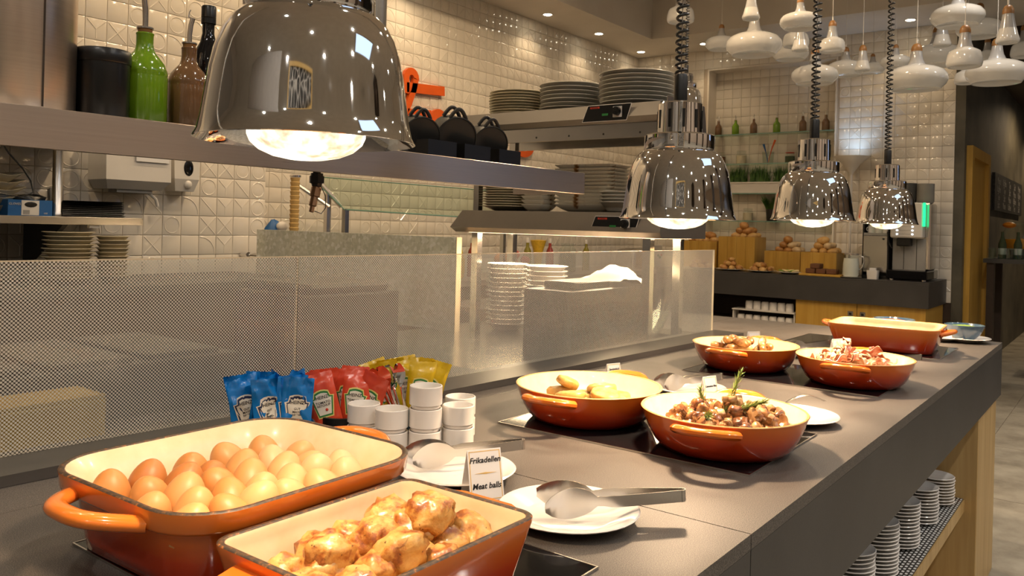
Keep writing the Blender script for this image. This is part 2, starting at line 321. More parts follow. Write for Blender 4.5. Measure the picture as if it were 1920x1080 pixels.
    M['cone'] = plain('wafer', (.52,.34,.12), .6, var=.2, scale=50); M['dkgrey'] = plain('dark_grey_metal', (.055,.053,.05), .45, .2); M['yellowbox'] = plain('yellow_card', (.60,.38,.04), .5); M['linen'] = plain('white_linen', (.66,.62,.57), .85, var=.05); M['juice'] = plain('orange_juice', (.70,.30,.03), .2)
    M['copper'] = plain('old_brass', (.42,.26,.16), .3, 1.0)
build_materials()
# ================================================================ the room
rnd = random.Random(7)
CEIL, SOFF = 3.62, 3.22
def spot(name, loc, target, w, angle, blend, color, radius=.03, parent=None):
    l = bpy.data.lights.new(name, 'SPOT'); l.energy = w; l.spot_size = R(angle); l.spot_blend = blend; l.color = color; l.shadow_soft_size = radius
    o = bpy.data.objects.new(name, l); COL.objects.link(o); o.location = loc
    d = (Vector(target) - Vector(loc)).normalized(); o.rotation_euler = d.to_track_quat('-Z', 'Y').to_euler()
    if parent is not None:
        o.parent = parent
    return o
# floor: large concrete-look tiles, each laid in its own bed
floor = struct('floor', MB().box(-7, 16, -6.5, 5.6, -.06, -.006), MT['grout'])
TW, TL = .60, 1.2
fm = [MB().box(.003, TL-.003, .003, TW-.003, -.006, 0, 0).mesh('floor_tile', MT['floor'], 0)]
for i in range(2, 12):
    for j in range(-4, 3):
        o = link('floor_tile', fm[0], floor, (i*TL + (j % 2)*TL/2, j*TW+.12, 0))
rest = MB()
for i in range(-6, 14):
    for j in range(-11, 10):
        if 2 <= i < 12 and -4 <= j < 3: continue
        x = i*TL + (j % 2)*TL/2; y = j*TW+.12
        rest.box(x+.003, x+TL-.003, y+.003, y+TW-.003, -.006, 0)
o = struct('floor_tiles_beyond', rest, MT['floor'], floor); o['kind'] = 'stuff'
# ceiling tray and soffit
struct('ceiling', MB().box(-7, 16, -6.5, 5.6, CEIL, CEIL+.1), MT['ceil'])
so = MB(); so.box(-7, 8.6, 3.93, 5.6, SOFF, CEIL); so.box(7.43, 8.6, -1.2, 3.93, SOFF, CEIL)
struct('trim_1', so, MT['ceil'], label='lower ceiling band with recessed lights')
# tiled walls ------------------------------------------------------
def tile_meshes(t, th=.007):
    g = .0012; e = .004; out = []
    def base():
        m = MB(); a = t/2-g
        m.loft([[(-a,0,-a),(a,0,-a),(a,0,a),(-a,0,a)], [(-a,-th+.002,-a),(a,-th+.002,-a),(a,-th+.002,a),(-a,-th+.002,a)], [(-a+e,-th,-a+e),(a-e,-th,-a+e),(a-e,-th,a-e),(-a+e,-th,a-e)]], False, True); return m
    def ridge(m, pts, w=.0035, h=.0022, closed=False):
        n = len(pts); rings = []
        for i, (x, z) in enumerate(pts):
            x0, z0 = pts[(i-1) % n if closed else max(i-1, 0)]; x1, z1 = pts[(i+1) % n if closed else min(i+1, n-1)]
            d = Vector((x1-x0, z1-z0)).normalized(); nx, nz = -d.y, d.x
            rings.append([(x+nx*w, -th, z+nz*w), (x, -th-h, z), (x-nx*w, -th, z-nz*w)])
        if closed: rings.append(rings[0])
        m.loft(rings, closed=False)
    r = t*.40; k = t*.42
    out.append(base())
    m = base(); ridge(m, [(r*math.cos(2*PI*i/14), r*math.sin(2*PI*i/14)) for i in range(14)], closed=True); out.append(m)
    m = base(); ridge(m, [(-k, -k), (k, k)]); out.append(m)
    m = base(); ridge(m, [(-k, k), (k, -k)]); out.append(m)
    m = base(); ridge(m, [(-k, k), (0, 0), (k, k)]); ridge(m, [(0, 0), (0, -k)]); out.append(m)
    m = base(); ridge(m, [(-k+2*k*math.cos(PI/2*i/7), -k+2*k*math.sin(PI/2*i/7)) for i in range(8)]); out.append(m)
    m = base(); ridge(m, [(-k, -k), (k, k)]); ridge(m, [(-k, k), (k, -k)]); out.append(m)
    return out
TMB = tile_meshes(.10); TME = [m.mesh('wall_tile', MT['tile'], 30) for m in TMB]
def tile_wall(name, org, rz, w, h, holes=(), patt=.75, seed=1, limit=300, hid=()):
    # org = lower left corner looking at the face, face looks along local -y
    mat = Matrix.Translation(org) @ Matrix.Rotation(rz, 4, 'Z')
    back = MB().box(0, w, 0, .08, 0, h); back.xf(mat); wl = struct(name, back, MT['grout'])
    rg = random.Random(seed); cells = []
    for i in range(int(w/.1+.5)):
        for j in range(int(h/.1+.5)):
            x, z = i*.1+.05, j*.1+.05
            if any(a <= x <= b and c <= z <= d for a, b, c, d in holes): continue
            k = rg.choice((1,1,1,2,3,4,5,6)) if rg.random() < patt else 0
            p = mat @ Vector((x, 0, z)); px, py, d = proj(p)
            vis = d > .3 and -30 < px < 1950 and -30 < py < 1110 and not any(a < px < b and c < py < e for a, b, c, e in hid)
            cells.append((0 if vis else 1, d, x, z, k))
    cells.sort()
    rest = MB()
    for q, (v, d, x, z, k) in enumerate(cells):
        if q < limit and v == 0:
            link('wall_tile', TME[k], wl, mat @ Vector((x, 0, z)), (0, 0, rz))
        else:
            t = Matrix.Translation(mat @ Vector((x, 0, z))) @ Matrix.Rotation(rz, 4, 'Z')
            rest.add([t @ Vector(p) for p in TMB[k].v], TMB[k].f)
    if rest.v:
        o = struct('wall_tiles_beyond', rest, MT['tile'], wl, 30); o['kind'] = 'stuff'
    return wl
HID = [(0, 1340, 484, 1100), (380, 770, 0, 260)]
tile_wall('wall_left_near', (.3, 3.85, .62), 0, 2.5, 2.6, patt=.7, seed=3, hid=HID+[(-50, 140, -50, 190)])
struct('wall_left_return', MB().box(2.72, 2.80, 3.93, 4.5, 0, SOFF), MT['tile'])
tile_wall('wall_left', (2.8, 4.5, .62), 0, 5.4, 2.6, patt=.8, seed=5, hid=HID)
# back wall faces -u: local x runs along -v
tile_wall('wall_back', (8.2, 4.5, .72), -PI/2, 3.2, 2.5, holes=((.84, 2.18, 0, 2.3),), patt=.55, seed=9, hid=HID)
tile_wall('wall_niche', (8.40, 3.66, .72), -PI/2, 1.34, 2.3, patt=.0, seed=11, hid=HID, limit=290)
struct('trim_2', MB().box(8.194, 8.395, 3.642, 3.659, .93, 3.018), MT['tile']); struct('trim_3', MB().box(8.194, 8.395, 2.321, 2.338, .93, 3.018), MT['tile']); struct('trim_4', MB().box(8.194, 8.395, 2.339, 3.641, 3.001, 3.018), MT['tile'])
# the niche opening cuts the grout slab of the back wall, so that slab is rebuilt in pieces
wb = bpy.data.objects['wall_back']; m = MB()
for a, b, c, d in ((0, .84, 0, 2.5), (2.18, 3.2, 0, 2.5), (.84, 2.18, 2.3, 2.5)):
    m.box(8.2, 8.28, 4.5-b, 4.5-a, .72+c, .72+d)
wb.data = m.mesh('wall_back', MT['grout'], 0)
struct('wall_back_base', MB().box(8.2, 8.45, 1.3, 4.6, 0, .72), MT['darkwood'])
struct('wall_left_base', MB().box(-1, 8.2, 4.5, 4.6, 0, .62), MT['darkwall']); struct('wall_left_far_side', MB().box(-7, .3, 3.85, 3.95, 0, SOFF), MT['plaster'])
# dark passage to the right
struct('wall_passage', MB().box(8.20, 15, 1.22, 1.298, 0, CEIL), MT['darkwall'])
struct('wall_passage_end', MB().box(15, 15.1, -6.5, 1.35, 0, CEIL), MT['darkwall'])
struct('wall_right', MB().box(-7, 15, -6.6, -6.5, 0, CEIL), MT['wood_dim'])
struct('wall_behind', MB().box(-7.1, -7, -6.5, 5.6, 0, CEIL), MT['plaster'])
struct('trim_5', MB().box(9.2, 13.5, -1.2, 1.27, 3.02, CEIL), MT['darkwood'], label='dark dropped ceiling over the passage')
dd = struct('door_1', MB().box(8.42, 9.32, 1.205, 1.219, 0, 2.03), MT['honey'])
fr = MB(); fr.box(8.30, 8.42, 1.17, 1.219, 0, 2.13); fr.box(9.32, 9.44, 1.17, 1.219, 0, 2.13); fr.box(8.421, 9.319, 1.17, 1.219, 2.031, 2.13)
part('door_frame', fr, MT['honey'], dd, 0)
# window of the dining room behind the viewer
for nm, a, b in (('window_1', 9.3, 11.3),):
    w1 = struct(nm, MB().box(a, b, -6.49, -6.47, 1.5, 2.9), MT['daylight'])
    fr = MB()
    for x in (a, (a+b)/2, b): fr.box(x-.03, x+.03, -6.468, -6.40, 1.47, 2.93)
    part('window_frame', fr, MT['dkgrey'], w1, 0)
# recessed ceiling lights
dlm = MB().lathe([(.034, .004), (.046, -.004), (.052, -.004), (.052, 0)], 20).mesh('light_ring', MT['white'])
dlg = MB().lathe([(.036, .003), (.0, .003)], 20).mesh('light_disc', MT['spot'])
def downlight(x, y, z, label, w=None, group='recessed ceiling lights', angle=125, color=None):
    t = thing('recessed_ceiling_light', label, 'ceiling light', (x, y, z), 0, group)
    link('light_ring', dlm, t, (0, 0, -.002)); link('light_disc', dlg, t, (0, 0, -.007))
    spot('downlight_beam', (0, 0, -.02), (0, 0, -1), DOWN_W if w is None else w, angle, .6, color or WARM, .04, t)
    return t
def onz(px, py, z):
    d = CX*((px-960)/FPX) - CY*((py-540-SHY)/FPX) + fw; k = (z-ZC)/d.z
    return d*k + Vector((0, 0, ZC))
def atd(px, py, depth):
    return (CX*((px-960)/FPX) - CY*((py-540-SHY)/FPX) + fw)*depth + Vector((0, 0, ZC))
for (px, py), lb in (((1027,27), 'bright recessed ceiling light in the left soffit, nearest the viewer'), ((1123,63), 'bright recessed ceiling light in the left soffit, middle of the three'), ((1202,97), 'bright recessed ceiling light in the soffit corner, farthest of the three'), ((1320,82), 'recessed ceiling light in the back soffit behind white pendants'), ((1707,37), 'recessed ceiling light in the back soffit at the right')):
    p = onz(px, py, SOFF); downlight(p.x, p.y, SOFF, lb)
for x in (.3, 1.7, 3.1, 4.4):
    downlight(x, 4.2 if x > 2.9 else 3.6 , SOFF if x > 2.9 else CEIL, 'recessed ceiling light above the kitchen wall, outside the picture', 12, 'kitchen ceiling lights out of view')
for i in range(6):
    for j in range(5):
        downlight(-5.0+i*2.2, -5.6+j*1.55, CEIL, 'recessed ceiling light of the dining room behind the viewer', ROOM_W, 'dining room ceiling lights out of view', 150, ROOMC)
for i in range(3):
    for v in (1.9, 3.0): downlight(.7+i*2.0, v, CEIL, 'unseen ceiling light added over the kitchen to brighten its walls', (26, 56, 80)[i], 'added kitchen aisle lights out of view', 165)  # lamps added above the kitchen to raise the brightness of its walls
t = thing('ceiling_light_panel', 'cool white square ceiling light panel of the dining room', 'ceiling light', (2.5, -1.7, CEIL-.002)); part('panel_diffuser', MB().box(-.7, .7, -.6, .6, -.03, -.01), MT['coolpanel'], t, 0)
m = MB(); m.box(-.75, -.7, -.65, .65, -.05, 0); m.box(.7, .75, -.65, .65, -.05, 0); m.box(-.7, .7, -.65, -.6, -.05, 0); m.box(-.7, .7, .6, .65, -.05, 0); part('panel_frame', m, MT['white'], t, 0)
# decorated screen seen only in the chrome
t = thing('lattice_screen', 'black and white lattice screen with gilt frame on the wall behind', 'screen', (-1.05, -.78, 0), R(-53))
part('panel', MB().box(-.48, .48, -.02, .02, .2, 2.6), MT['lattice'], t, 0); m = MB(); m.box(-.52, -.48, -.03, .03, .15, 2.65); m.box(.48, .52, -.03, .03, .15, 2.65); m.box(-.48, .48, -.03, .03, 2.6, 2.65); part('frame', m, MT['gold'], t, 0)
# pale partition and added dark pillars behind the viewer, for contrast in the chrome
struct('wall_partition', MB().box(-.9, .9, -.05, .05, 0, 2.9).xf(Matrix.Translation((-2.05, .75, 0)) @ Matrix.Rotation(R(-62), 4, 'Z')), MT['plaster'])
for q, (x, y) in enumerate(((-3.6, -2.6), (-1.6, -4.2), (.9, -4.9), (3.0, -4.4), (4.4, -3.0))):
    struct('pillar_%d' % (q+1), MB().box(x-.22, x+.22, y-.22, y+.22, 0, CEIL), MT['darkwood'])
# ================================================================ main counter
SL0, SL1 = (.30, 1.373), (3.12, 1.215)     # front line of the dark sill (it runs slightly askew to the counter edge)
GL0, GL1 = (.30, 1.478), (3.10, 1.335)     # line of the glass
ct = thing('buffet_counter', 'long grey stone buffet counter with dark apron and oak pillar', 'counter', (0, 0, 0))
def slab(name, poly, z0, z1, mat, parent=ct):
    return part(name, MB().prism(poly, z0, z1), mat, parent, 0)
E_ = .0012
for a, b in ((-.6, 1.113), (1.113, 3.80)):
    slab('worktop_slab', [(a+E_, .415), (b-E_, .415), (b-E_, 1.244), (a+E_, 1.244)], .878, .90, MT['stone'])
    slab('apron_slab', [(a+E_, .415), (b-E_, .415), (b-E_, .437), (a+E_, .437)], .692, .8775, MT['fascia'])
slab('worktop_slab', [(-.6, 1.2455), (3.80, 1.2455), (3.80, 1.52), (3.13, 1.52), (3.13, 1.372), (.30, 1.512), (-.6, 1.55)], .878, .8998, MT['stone'])
slab('worktop_slab', [(3.13, 1.5215), (3.80, 1.5215), (3.80, 2.9), (3.13, 2.9)], .878, .90, MT['stone'])
slab('apron_slab', [(3.778, .438), (3.80, .438), (3.80, 2.9), (3.778, 2.9)], .692, .8775, MT['fascia'])
part('pillar', MB().box(3.34, 3.79, .43, 1.2, 0, .69, .002), MT['oak'], ct, 0, label='oak end pillar')
part('carcass_back', MB().box(-.6, 3.34, 1.10, 1.14, 0, .69), MT['darkwood'], ct, 0)
part('carcass_floor', MB().box(-.6, 3.34, .47, 1.10, .02, .06), MT['oak'], ct, 0)
part('under_shelf', MB().box(-.6, 3.34, .468, 1.10, .335, .376), MT['oak'], ct, 0)
part('shelf_mat', MB().box(.2, 3.335, .472, 1.0, .3762, .380), MT['mat'], ct, 0)
for u in (1.12,): part('divider', MB().box(u-.02, u+.02, .47, 1.10, .06, .69), MT['oak'], ct, 0)
# dark steel sill below the glass
m = MB().prism([SL0, SL1, (GL1[0]+.03, GL1[1]+.03), (GL0[0], GL0[1]+.03)], .9005, .918)
one('glass_sill', m, MT['sillmetal'], 'dark metal sill strip under the dotted glass screen', 'sill', smooth=0)
# glass screen: three panes
gd = Vector((GL1[0]-GL0[0], GL1[1]-GL0[1], 0)); glen = gd.length; ga = math.atan2(gd.y, gd.x); gd.normalize()
def pane(s0, s1, lab):
    o = thing('glass_screen', lab, 'glass screen', (GL0[0]+gd.x*s0, GL0[1]+gd.y*s0, .9185), ga, 'dotted glass screens')
    L = s1-s0-.002
    part('clear_glass', MB().box(0, L, 0, .006, 0, .318), MT['glass'], o, 0)
    part('dot_print', MB().add([(0, -.0004, 0), (L, -.0004, 0), (L, -.0004, .318), (0, -.0004, .318)], [(0, 1, 2, 3)]), MT['dots'], o, 0, label='fine printed grid of pale round dots')
    e = MB(); e.box(0, L, -.0003, .0063, .318, .3205); e.box(L, L+.0018, -.0003, .0063, 0, .3205)
    part('glass_edge', e, MT['creamedge'], o, 0, label='pale polished glass edge')
    return o
pane(0, .835, 'dotted glass screen pane at the left behind the eggs')
pane(.836, glen, 'dotted glass screen pane from the sachets to the far end')
# hobs
for i, (a, b, lb) in enumerate(((.50, .872, 'black induction hob under the pans of eggs and meatballs'), (1.37, 1.74, 'black induction hob under the potato and mushroom pans'), (2.25, 2.60, 'black induction hob under the sausage and bacon pans'), (3.08, 3.44, 'black induction hob under the rectangular casserole at the end'))):
    h = thing('induction_hob', lb, 'hob', (0, 0, 0), 0)
    part('ceramic_glass', MB().box(a, b, .518, 1.06, .9002, .9028), MT['hob'], h, 0)
    f = MB(); w = .002
    f.box(a-w, b+w, .518-w, .518, .9002, .9034); f.box(a-w, b+w, 1.06, 1.06+w, .9002, .9034); f.box(a-w, a, .518, 1.06, .9002, .9034); f.box(b, b+w, .518, 1.06, .9002, .9034)
    part('hob_frame', f, MT['satin'], h, 0)
# ================================================================ heat lamps
SHADE = [(.028,.232),(.041,.232),(.0435,.229),(.0445,.168),(.066,.168),(.0695,.165),(.0695,.140),(.068,.137),(.075,.133),(.084,.124),(.0915,.110),(.0975,.092),(.102,.070),(.1055,.046),(.109,.022),(.1125,.007),(.1165,0),(.115,-.0005),(.111,.006),(.107,.022),(.1035,.046),(.100,.070),(.0955,.091),(.0895,.108),(.082,.121),(.072,.129),(.060,.131),(.028,.131)]
VS = MB().box(-.0025, .0025, -.0008, .0008, .180, .216).mesh('vent_slot', MT['black'], 0)
def heat_lamp(x, y, z, label, w=HEAT_W, rz=0, top=CEIL, group='chrome heat lamps over the counter', lit=True):
    t = thing('heat_lamp', label, 'heat lamp', (x, y, z), rz, group)
    part('lamp_shade', MB().lathe(SHADE, 64), MT['chrome'], t, 35)
    for k in range(10):
        link('vent_slot', VS, t, (.0446*math.sin(2*PI*k/10), -.0446*math.cos(2*PI*k/10), 0), (0, 0, 2*PI*k/10))
    part('bulb', MB().lathe([(.040,.10),(.055,.055),(.0625,.016),(.0625,.006),(.059,-.002),(.050,-.010),(.036,-.016),(.018,-.0195),(.001,-.0205)], 36), MT['bulb'], t)
    part('cable_sleeve', MB().lathe([(0.001,.290),(.012,.290),(.0135,.286),(.0135,.232)], 20), MT['black'], t)
    zt = top - z; r, n0, pitch = .0105, 14, .021; path = []; zz = .288; a = 0
    while zz < zt-.02:
        p = pitch*(0.72+.28*min(1, (zz-.285)/.5)); path.append((r*math.cos(a), r*math.sin(a), zz)); a += 2*PI/n0; zz += p/n0
    part('coiled_cable', MB().tube(path, .0031, 6), MT['rubber'], t, 60)
    part('steel_rope', MB().tube([(0,0,.285),(0,0,zt)], .0011, 6), MT['satin'], t)
    part('ceiling_rose', MB().lathe([(.001,zt-.03),(.04,zt-.03),(.045,zt-.001)], 24), MT['black'], t)
    if lit: spot('heat_beam', (0, 0, -.026), (0, 0, -1), w, 128, .45, HEAT, .028, t)
    return t
heat_lamp(.571, .714, 1.403, 'large chrome heat lamp in front, hanging over eggs and meatballs', 14)
heat_lamp(1.514, .733, 1.339, 'chrome heat lamp above the potato and mushroom pans', rz=.3)
heat_lamp(2.405, .742, 1.354, 'chrome heat lamp above the sausage and bacon pans', rz=.7)
heat_lamp(3.454, .781, 1.359, 'smallest-looking chrome heat lamp, above the rectangular orange casserole', rz=1.1)
heat_lamp(4.978, 2.373, 2.104, 'chrome heat lamp half hidden behind the plate gantry', 6, .2)
# ================================================================ round pans
def round_pan(x, y, label, ang, D=.325, H=.073, group='round orange cast-iron pans'):
    t = thing('round_pan', label, 'pan', (x, y, .9029), ang, group); r = D/2
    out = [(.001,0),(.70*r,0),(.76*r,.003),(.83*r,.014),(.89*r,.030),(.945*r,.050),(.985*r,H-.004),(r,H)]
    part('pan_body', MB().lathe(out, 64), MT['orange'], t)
    inn = [(r-.0055,H),(.955*r,H-.006),(.91*r,.048),(.85*r,.028),(.78*r,.014),(.70*r,.009),(.001,.008)]
    part('enamel_lining', MB().lathe(inn, 64), MT['cream'], t)
    part('pan_rim', MB().lathe([(r,H),(r-.001,H+.0012),(r-.0045,H+.0012),(r-.0055,H)], 64), MT['rimcream'], t)
    for s in (0, 1):
        path = []; a0 = .34
        for k in range(17):
            q = -1+2*k/16; e = (1-abs(q)**3.0)
            rr = r + .003 + .036*e; a = a0*q*(1-.12*e); path.append((rr*math.cos(a), rr*math.sin(a), H-.013+.009*e))
        m = MB().tube(path, [.0115-.0015*(1-abs(-1+2*k/16)) for k in range(17)], 10, True, .75)
        if s: m.xf(Matrix.Rotation(PI, 4, 'Z'))
        part('pan_handle', m, MT['orange'], t)
    return t
round_pan(1.535, .943, 'round orange pan of golden potato cakes beside the glass', .03, .318)
round_pan(1.512, .625, 'round orange pan of mushrooms with rosemary on top', .20, .314)
round_pan(2.43, .94, 'round orange pan holding small grilled sausages', .02, .315)
round_pan(2.412, .618, 'round orange pan heaped with pale and pink bacon', .10, .312)
# ================================================================ rectangular pans
def rect_pan(name, label, x, y, rz, hx, hy, H, r, style, taper=.86, lug=.13):
    t = thing(name, label, 'pan', (x, y, .9029), rz, 'rectangular orange cast-iron pans')
    L = []
    if style == 'skirt':
        L = [(taper-.05, 0), (taper-.015, .004), (taper, .02), (taper+.04, H-.032), (taper+.055, H-.026), (.975, H-.024), (.99, H-.02), (1, H-.002), (1, H)]
    else:
        L = [(taper-.04, 0), (taper-.01, .004), (taper, .016), (.985, H-.012), (1, H-.004), (1, H)]
    rings = [rrect(hx*k, hy*(1-(1-k)*hx/hy), max(.012, r*k), z, 7) for k, z in L]
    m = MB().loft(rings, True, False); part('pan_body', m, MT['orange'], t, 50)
    w = .008; b0 = .018 if style == 'skirt' else 0
    ins = [(0, H), (.0015+b0*.5, H-.004-b0*.5)] + [(b0+(1-taper)*hx*q*(.8 if b0 else 1), H-.006-b0-(H-.022-b0)*q) for q in (.1, .25, .5, .75, .92)] + [((1-taper)*hx+.012+b0*.6, .010)]
    rings = [rrect(hx-w-k, hy-w-k, max(.010, r-w-.3*k), z, 7) for k, z in ins]
    part('enamel_lining', MB().loft(rings, False, True), MT['cream'], t, 50)
    rings = [rrect(hx, hy, r, H, 7), rrect(hx-.0015, hy-.0015, r, H+.0014, 7), rrect(hx-w+.0015, hy-w+.0015, r-w, H+.0014, 7), rrect(hx-w, hy-w, r-w, H, 7)]
    part('pan_rim', MB().loft(rings), MT['rim'] if style == 'skirt' or style == 'plainrim' else MT['rimcream'], t, 50)
    for s in (0, 1):
        path = []
        if style == 'skirt':
            n = 21
            for k in range(n):
                q = -1+2*k/(n-1); e = 1-abs(q)**3.2
                path.append((hx-.008+.050*e, q*lug*(1-.18*e), H-.020+.007*e))
            m = MB().tube(path, .0125, 12, True, .72)
        elif style == 'plainrim':
            m = MB().loft([[(hx-.006,-lug,z0),(hx-.006,lug,z0),(hx+.030,lug*.80,z0+.004),(hx+.036,lug*.62,z0+.004),(hx+.036,-lug*.62,z0+.004),(hx+.030,-lug*.80,z0+.004)] for z0 in (H-.030,)] + [[(hx-.006,-lug,z0),(hx-.006,lug,z0),(hx+.030,lug*.80,z0),(hx+.036,lug*.62,z0),(hx+.036,-lug*.62,z0),(hx+.030,-lug*.80,z0)] for z0 in (H-.012,)], True, True)
        else:
            n = 17
            for k in range(n):
                q = -1+2*k/(n-1); e = 1-abs(q)**3
                path.append((hx-.008+.042*e, q*lug*(1-.1*e), H-.022+.012*e))
            m = MB().tube(path, .010, 10, True, .8)
        if s: m.xf(Matrix.Rotation(PI, 4, 'Z'))
        part('pan_handle', m, MT['orange'], t, 50)
    return t
EGG = rect_pan('egg_pan', 'large rectangular orange pan with loop handles, full of brown eggs', .655, .934, .02, .186, .168, .100, .078, 'skirt', .86, .080)
MEATP = rect_pan('meatball_pan', 'rectangular orange pan with dark rim, filled with browned meatballs', .640, .652, 0, .147, .108, .080, .024, 'plainrim', .90, .062)
CASS = rect_pan('deep_casserole', 'deep rectangular orange casserole with cream inside on the far hob', 3.250, .722, PI/2+.06, .186, .150, .088, .05, 'loop', .88, .05)
# ================================================================ eggs
EM = []
for k in range(5):
    m = MB(); 
    prof = []
    for i in range(15):
        a = PI*i/14; z = -math.cos(a); rr = math.sin(a)*(1-.13*z); prof.append((max(.0001, rr*.0225), z*.029))
    EM.append(m.lathe(prof, 22).mesh('egg', MT['egg%d' % k], 60))
eg = random.Random(21)
rowsv = [(-.095, 'nearest'), (-.056, 'second'), (-.009, 'third'), (.038, 'fourth'), (.085, 'rear')]
n_row = [7, 7, 7, 6, 5]
for j, (v, nm) in enumerate(rowsv):
    for i in range(n_row[j]):
        x = -.134 + i*.0475 + (.025 if j % 2 else 0) + eg.uniform(-.004, .004)
        if x > .148: continue
        if j == 4: x = -.135 + i*.058 + eg.uniform(-.006, .006)
        y = v + eg.uniform(-.004, .004)
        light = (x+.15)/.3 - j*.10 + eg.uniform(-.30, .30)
        k = 3 if light > .68 else 2 if light > .38 else 1 if light > .05 else 0 if eg.random() < .6 else 4  # tone partly random, partly by place: imitates lamp light at right and front
        p = EGG.matrix_basis @ Vector((x, y, .0))
        lab = '%s egg, %s from the left in the %s row of the orange pan' % (('golden brown','tan','light tan','pale cream','dark brown')[k], ORD[i], nm)
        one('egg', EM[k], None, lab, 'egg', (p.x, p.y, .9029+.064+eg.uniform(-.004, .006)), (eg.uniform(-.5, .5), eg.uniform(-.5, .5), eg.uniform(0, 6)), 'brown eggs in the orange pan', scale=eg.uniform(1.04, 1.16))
# a lower layer of eggs fills the pan beneath
for j in range(4):
    for i in range(6):
        p = EGG.matrix_basis @ Vector((-.090+i*.036, -.065+j*.043, 0))
        one('egg', EM[eg.randrange(0, 3)], None, 'brown egg lying in the bottom layer of the orange pan', 'egg', (p.x, p.y, .9029+.034), (PI/2, 0, eg.uniform(0, 6)), 'eggs in the bottom layer')
# ================================================================ meatballs and other food
def lump(name, rx, ry, rz, seed, amp, mat, freq=2.2, seg=20, rings=13):
    off = Vector((seed*3.1, seed*1.7, seed*.9))
    return MB().sphere(rx, ry, rz, (0,0,0), seg, rings, lambda p: 1+amp*noise.noise(p*freq+off)+amp*.4*noise.noise(p*freq*2.6+off)).mesh(name, mat, 80)
MBM = [lump('meatball', .030, .026, .021, s, .25, MT['meat'], 2.1, 24, 16) for s in range(7)]
mg = random.Random(4)
spots = [(-.110,.030,0),(-.112,-.045,0),(-.060,.052,0),(-.060,-.008,0),(-.055,-.070,0),(-.008,.070,0),(-.006,.012,0),(-.005,-.048,0),(.045,.062,0),(.048,.004,0),(.046,-.060,0),(.100,.040,0),(.100,-.020,0),(.098,-.080,0),(-.085,-.095,0),(.0,-.100,0),
         (-.105,.045,1),(-.105,-.01,1),(.10,.015,1),(.102,-.045,1),(.085,.060,1),(-.045,.062,1),(.010,.075,1),(.085,.0,2),(-.065,.02,2),(-.080,.015,1),(-.030,.030,1),(.020,.040,1),(-.030,-.030,1),(.022,-.020,1),(.072,.030,1),(.075,-.035,1),(-.075,-.055,1),(.030,-.075,1),(.000,.012,2),(.050,.010,2),(.045,.045,2),(-.010,-.045,2),(.062,-.012,3)]
for q, (x, y, l) in enumerate(spots):
    p = MEATP.matrix_basis @ Vector((x, y*.80, 0)); z = .9029 + .030 + l*.017
    lv = ('bottom layer', 'second layer', 'upper part', 'very top')[l]
    side = 'left' if x < -.04 else 'right' if x > .04 else 'middle'; dep = 'far' if y > .02 else 'near' if y < -.03 else 'centre'
    one('meatball', MBM[q % 7], None, 'browned meatball in the %s of the heap, %s %s, %s counted' % (lv, side, dep, ORD[[k for k, s_ in enumerate([a for a in spots if a[2] == l]) if s_ == (x, y, l)][0]]), 'meatball', (p.x, p.y, z), (mg.uniform(-.6, .6), mg.uniform(-.6, .6), mg.uniform(0, 6)), 'meatballs in the dark-rimmed pan', scale=mg.uniform(.92, 1.18))
# potato cakes
def cake(s):
    off = Vector((s*3.3, s*1.1, 0)); m = MB().sphere(1, 1, 1, (0, 0, 0), 24, 14); q = lambda a, e: math.copysign(abs(a)**e, a)
    m.v = [(.033*q(x, .85)*(1+.10*noise.noise(Vector((x, y, z))*1.6+off)), .025*q(y, .85)*(1+.10*noise.noise(Vector((x, y, z))*1.9+off)), .0115*q(z, .6)+.002*noise.noise(Vector((x, y, z))*3+off)) for x, y, z in m.v]
    return m.mesh('potato_cake', MT['potato'], 80)
PC = [cake(s) for s in range(4)]
pg = random.Random(12); c = (1.535, .943)
for q, (x, y, l, tilt) in enumerate(((-.075,.03,0,0),(-.02,.06,0,0),(.05,.03,0,0),(-.03,-.01,0,0),(.04,-.04,0,0),(-.06,-.055,0,0),(.0,-.08,0,0),(.085,-.02,0,0),(-.035,.050,1,.15),(-.065,.005,1,.2),(-.005,-.045,1,-.2),(.055,.0,1,.15),(-.03,.035,2,.35))):
    one('potato_cake', PC[q % 4], None, 'golden potato cake in the round pan, %s' % ('topmost, tilted on the heap' if l == 2 else '%s of the upper layer' % ('left', 'front left', 'middle', 'right')[q-8] if l == 1 else '%s piece of the bottom layer' % ORD[q]), 'potato cake', (c[0]+x, c[1]+y, .9029+.036+l*.020), (tilt, tilt*.6, pg.uniform(0, 3)), 'potato cakes in the round pan')
# mushrooms: halved caps with stem, slices and chunks
def mushroom_half(seed, mat):
    rg = random.Random(seed); ol = []
    for k in range(13):
        a = PI*k/12; ol.append((.016*math.cos(a), .003+.013*math.sin(a)))
    ol += [(-.013,-.001),(-.006,.001),(-.005,-.013),(.0,-.015),(.005,-.013),(.006,.001),(.013,-.001)]
    n = len(ol); th = rg.uniform(.004, .007)
    rings = [[(x*.9, y*.9, -th) for x, y in ol], [(x, y, -th*.6) for x, y in ol], [(x, y, th*.5) for x, y in ol], [(x*.88, y*.88, th) for x, y in ol]]
    b = rg.uniform(-.25, .25); m = MB().loft(rings, True, True); m.v = [(x, y, z+b*x*x*60+.2*noise.noise(Vector((x*90, y*90, seed)))*.01) for x, y, z in m.v]
    return m.mesh('mushroom_piece', mat, 45)
MU = [mushroom_half(s, MT['mush%d' % (s % 3)]) for s in range(6)] + [lump('mushroom_piece', .016, .013, .011, 40+s, .35, MT['mush%d' % (s % 2)], 1.8, 14, 9) for s in range(4)]
ug = random.Random(33); c = (1.512, .625)
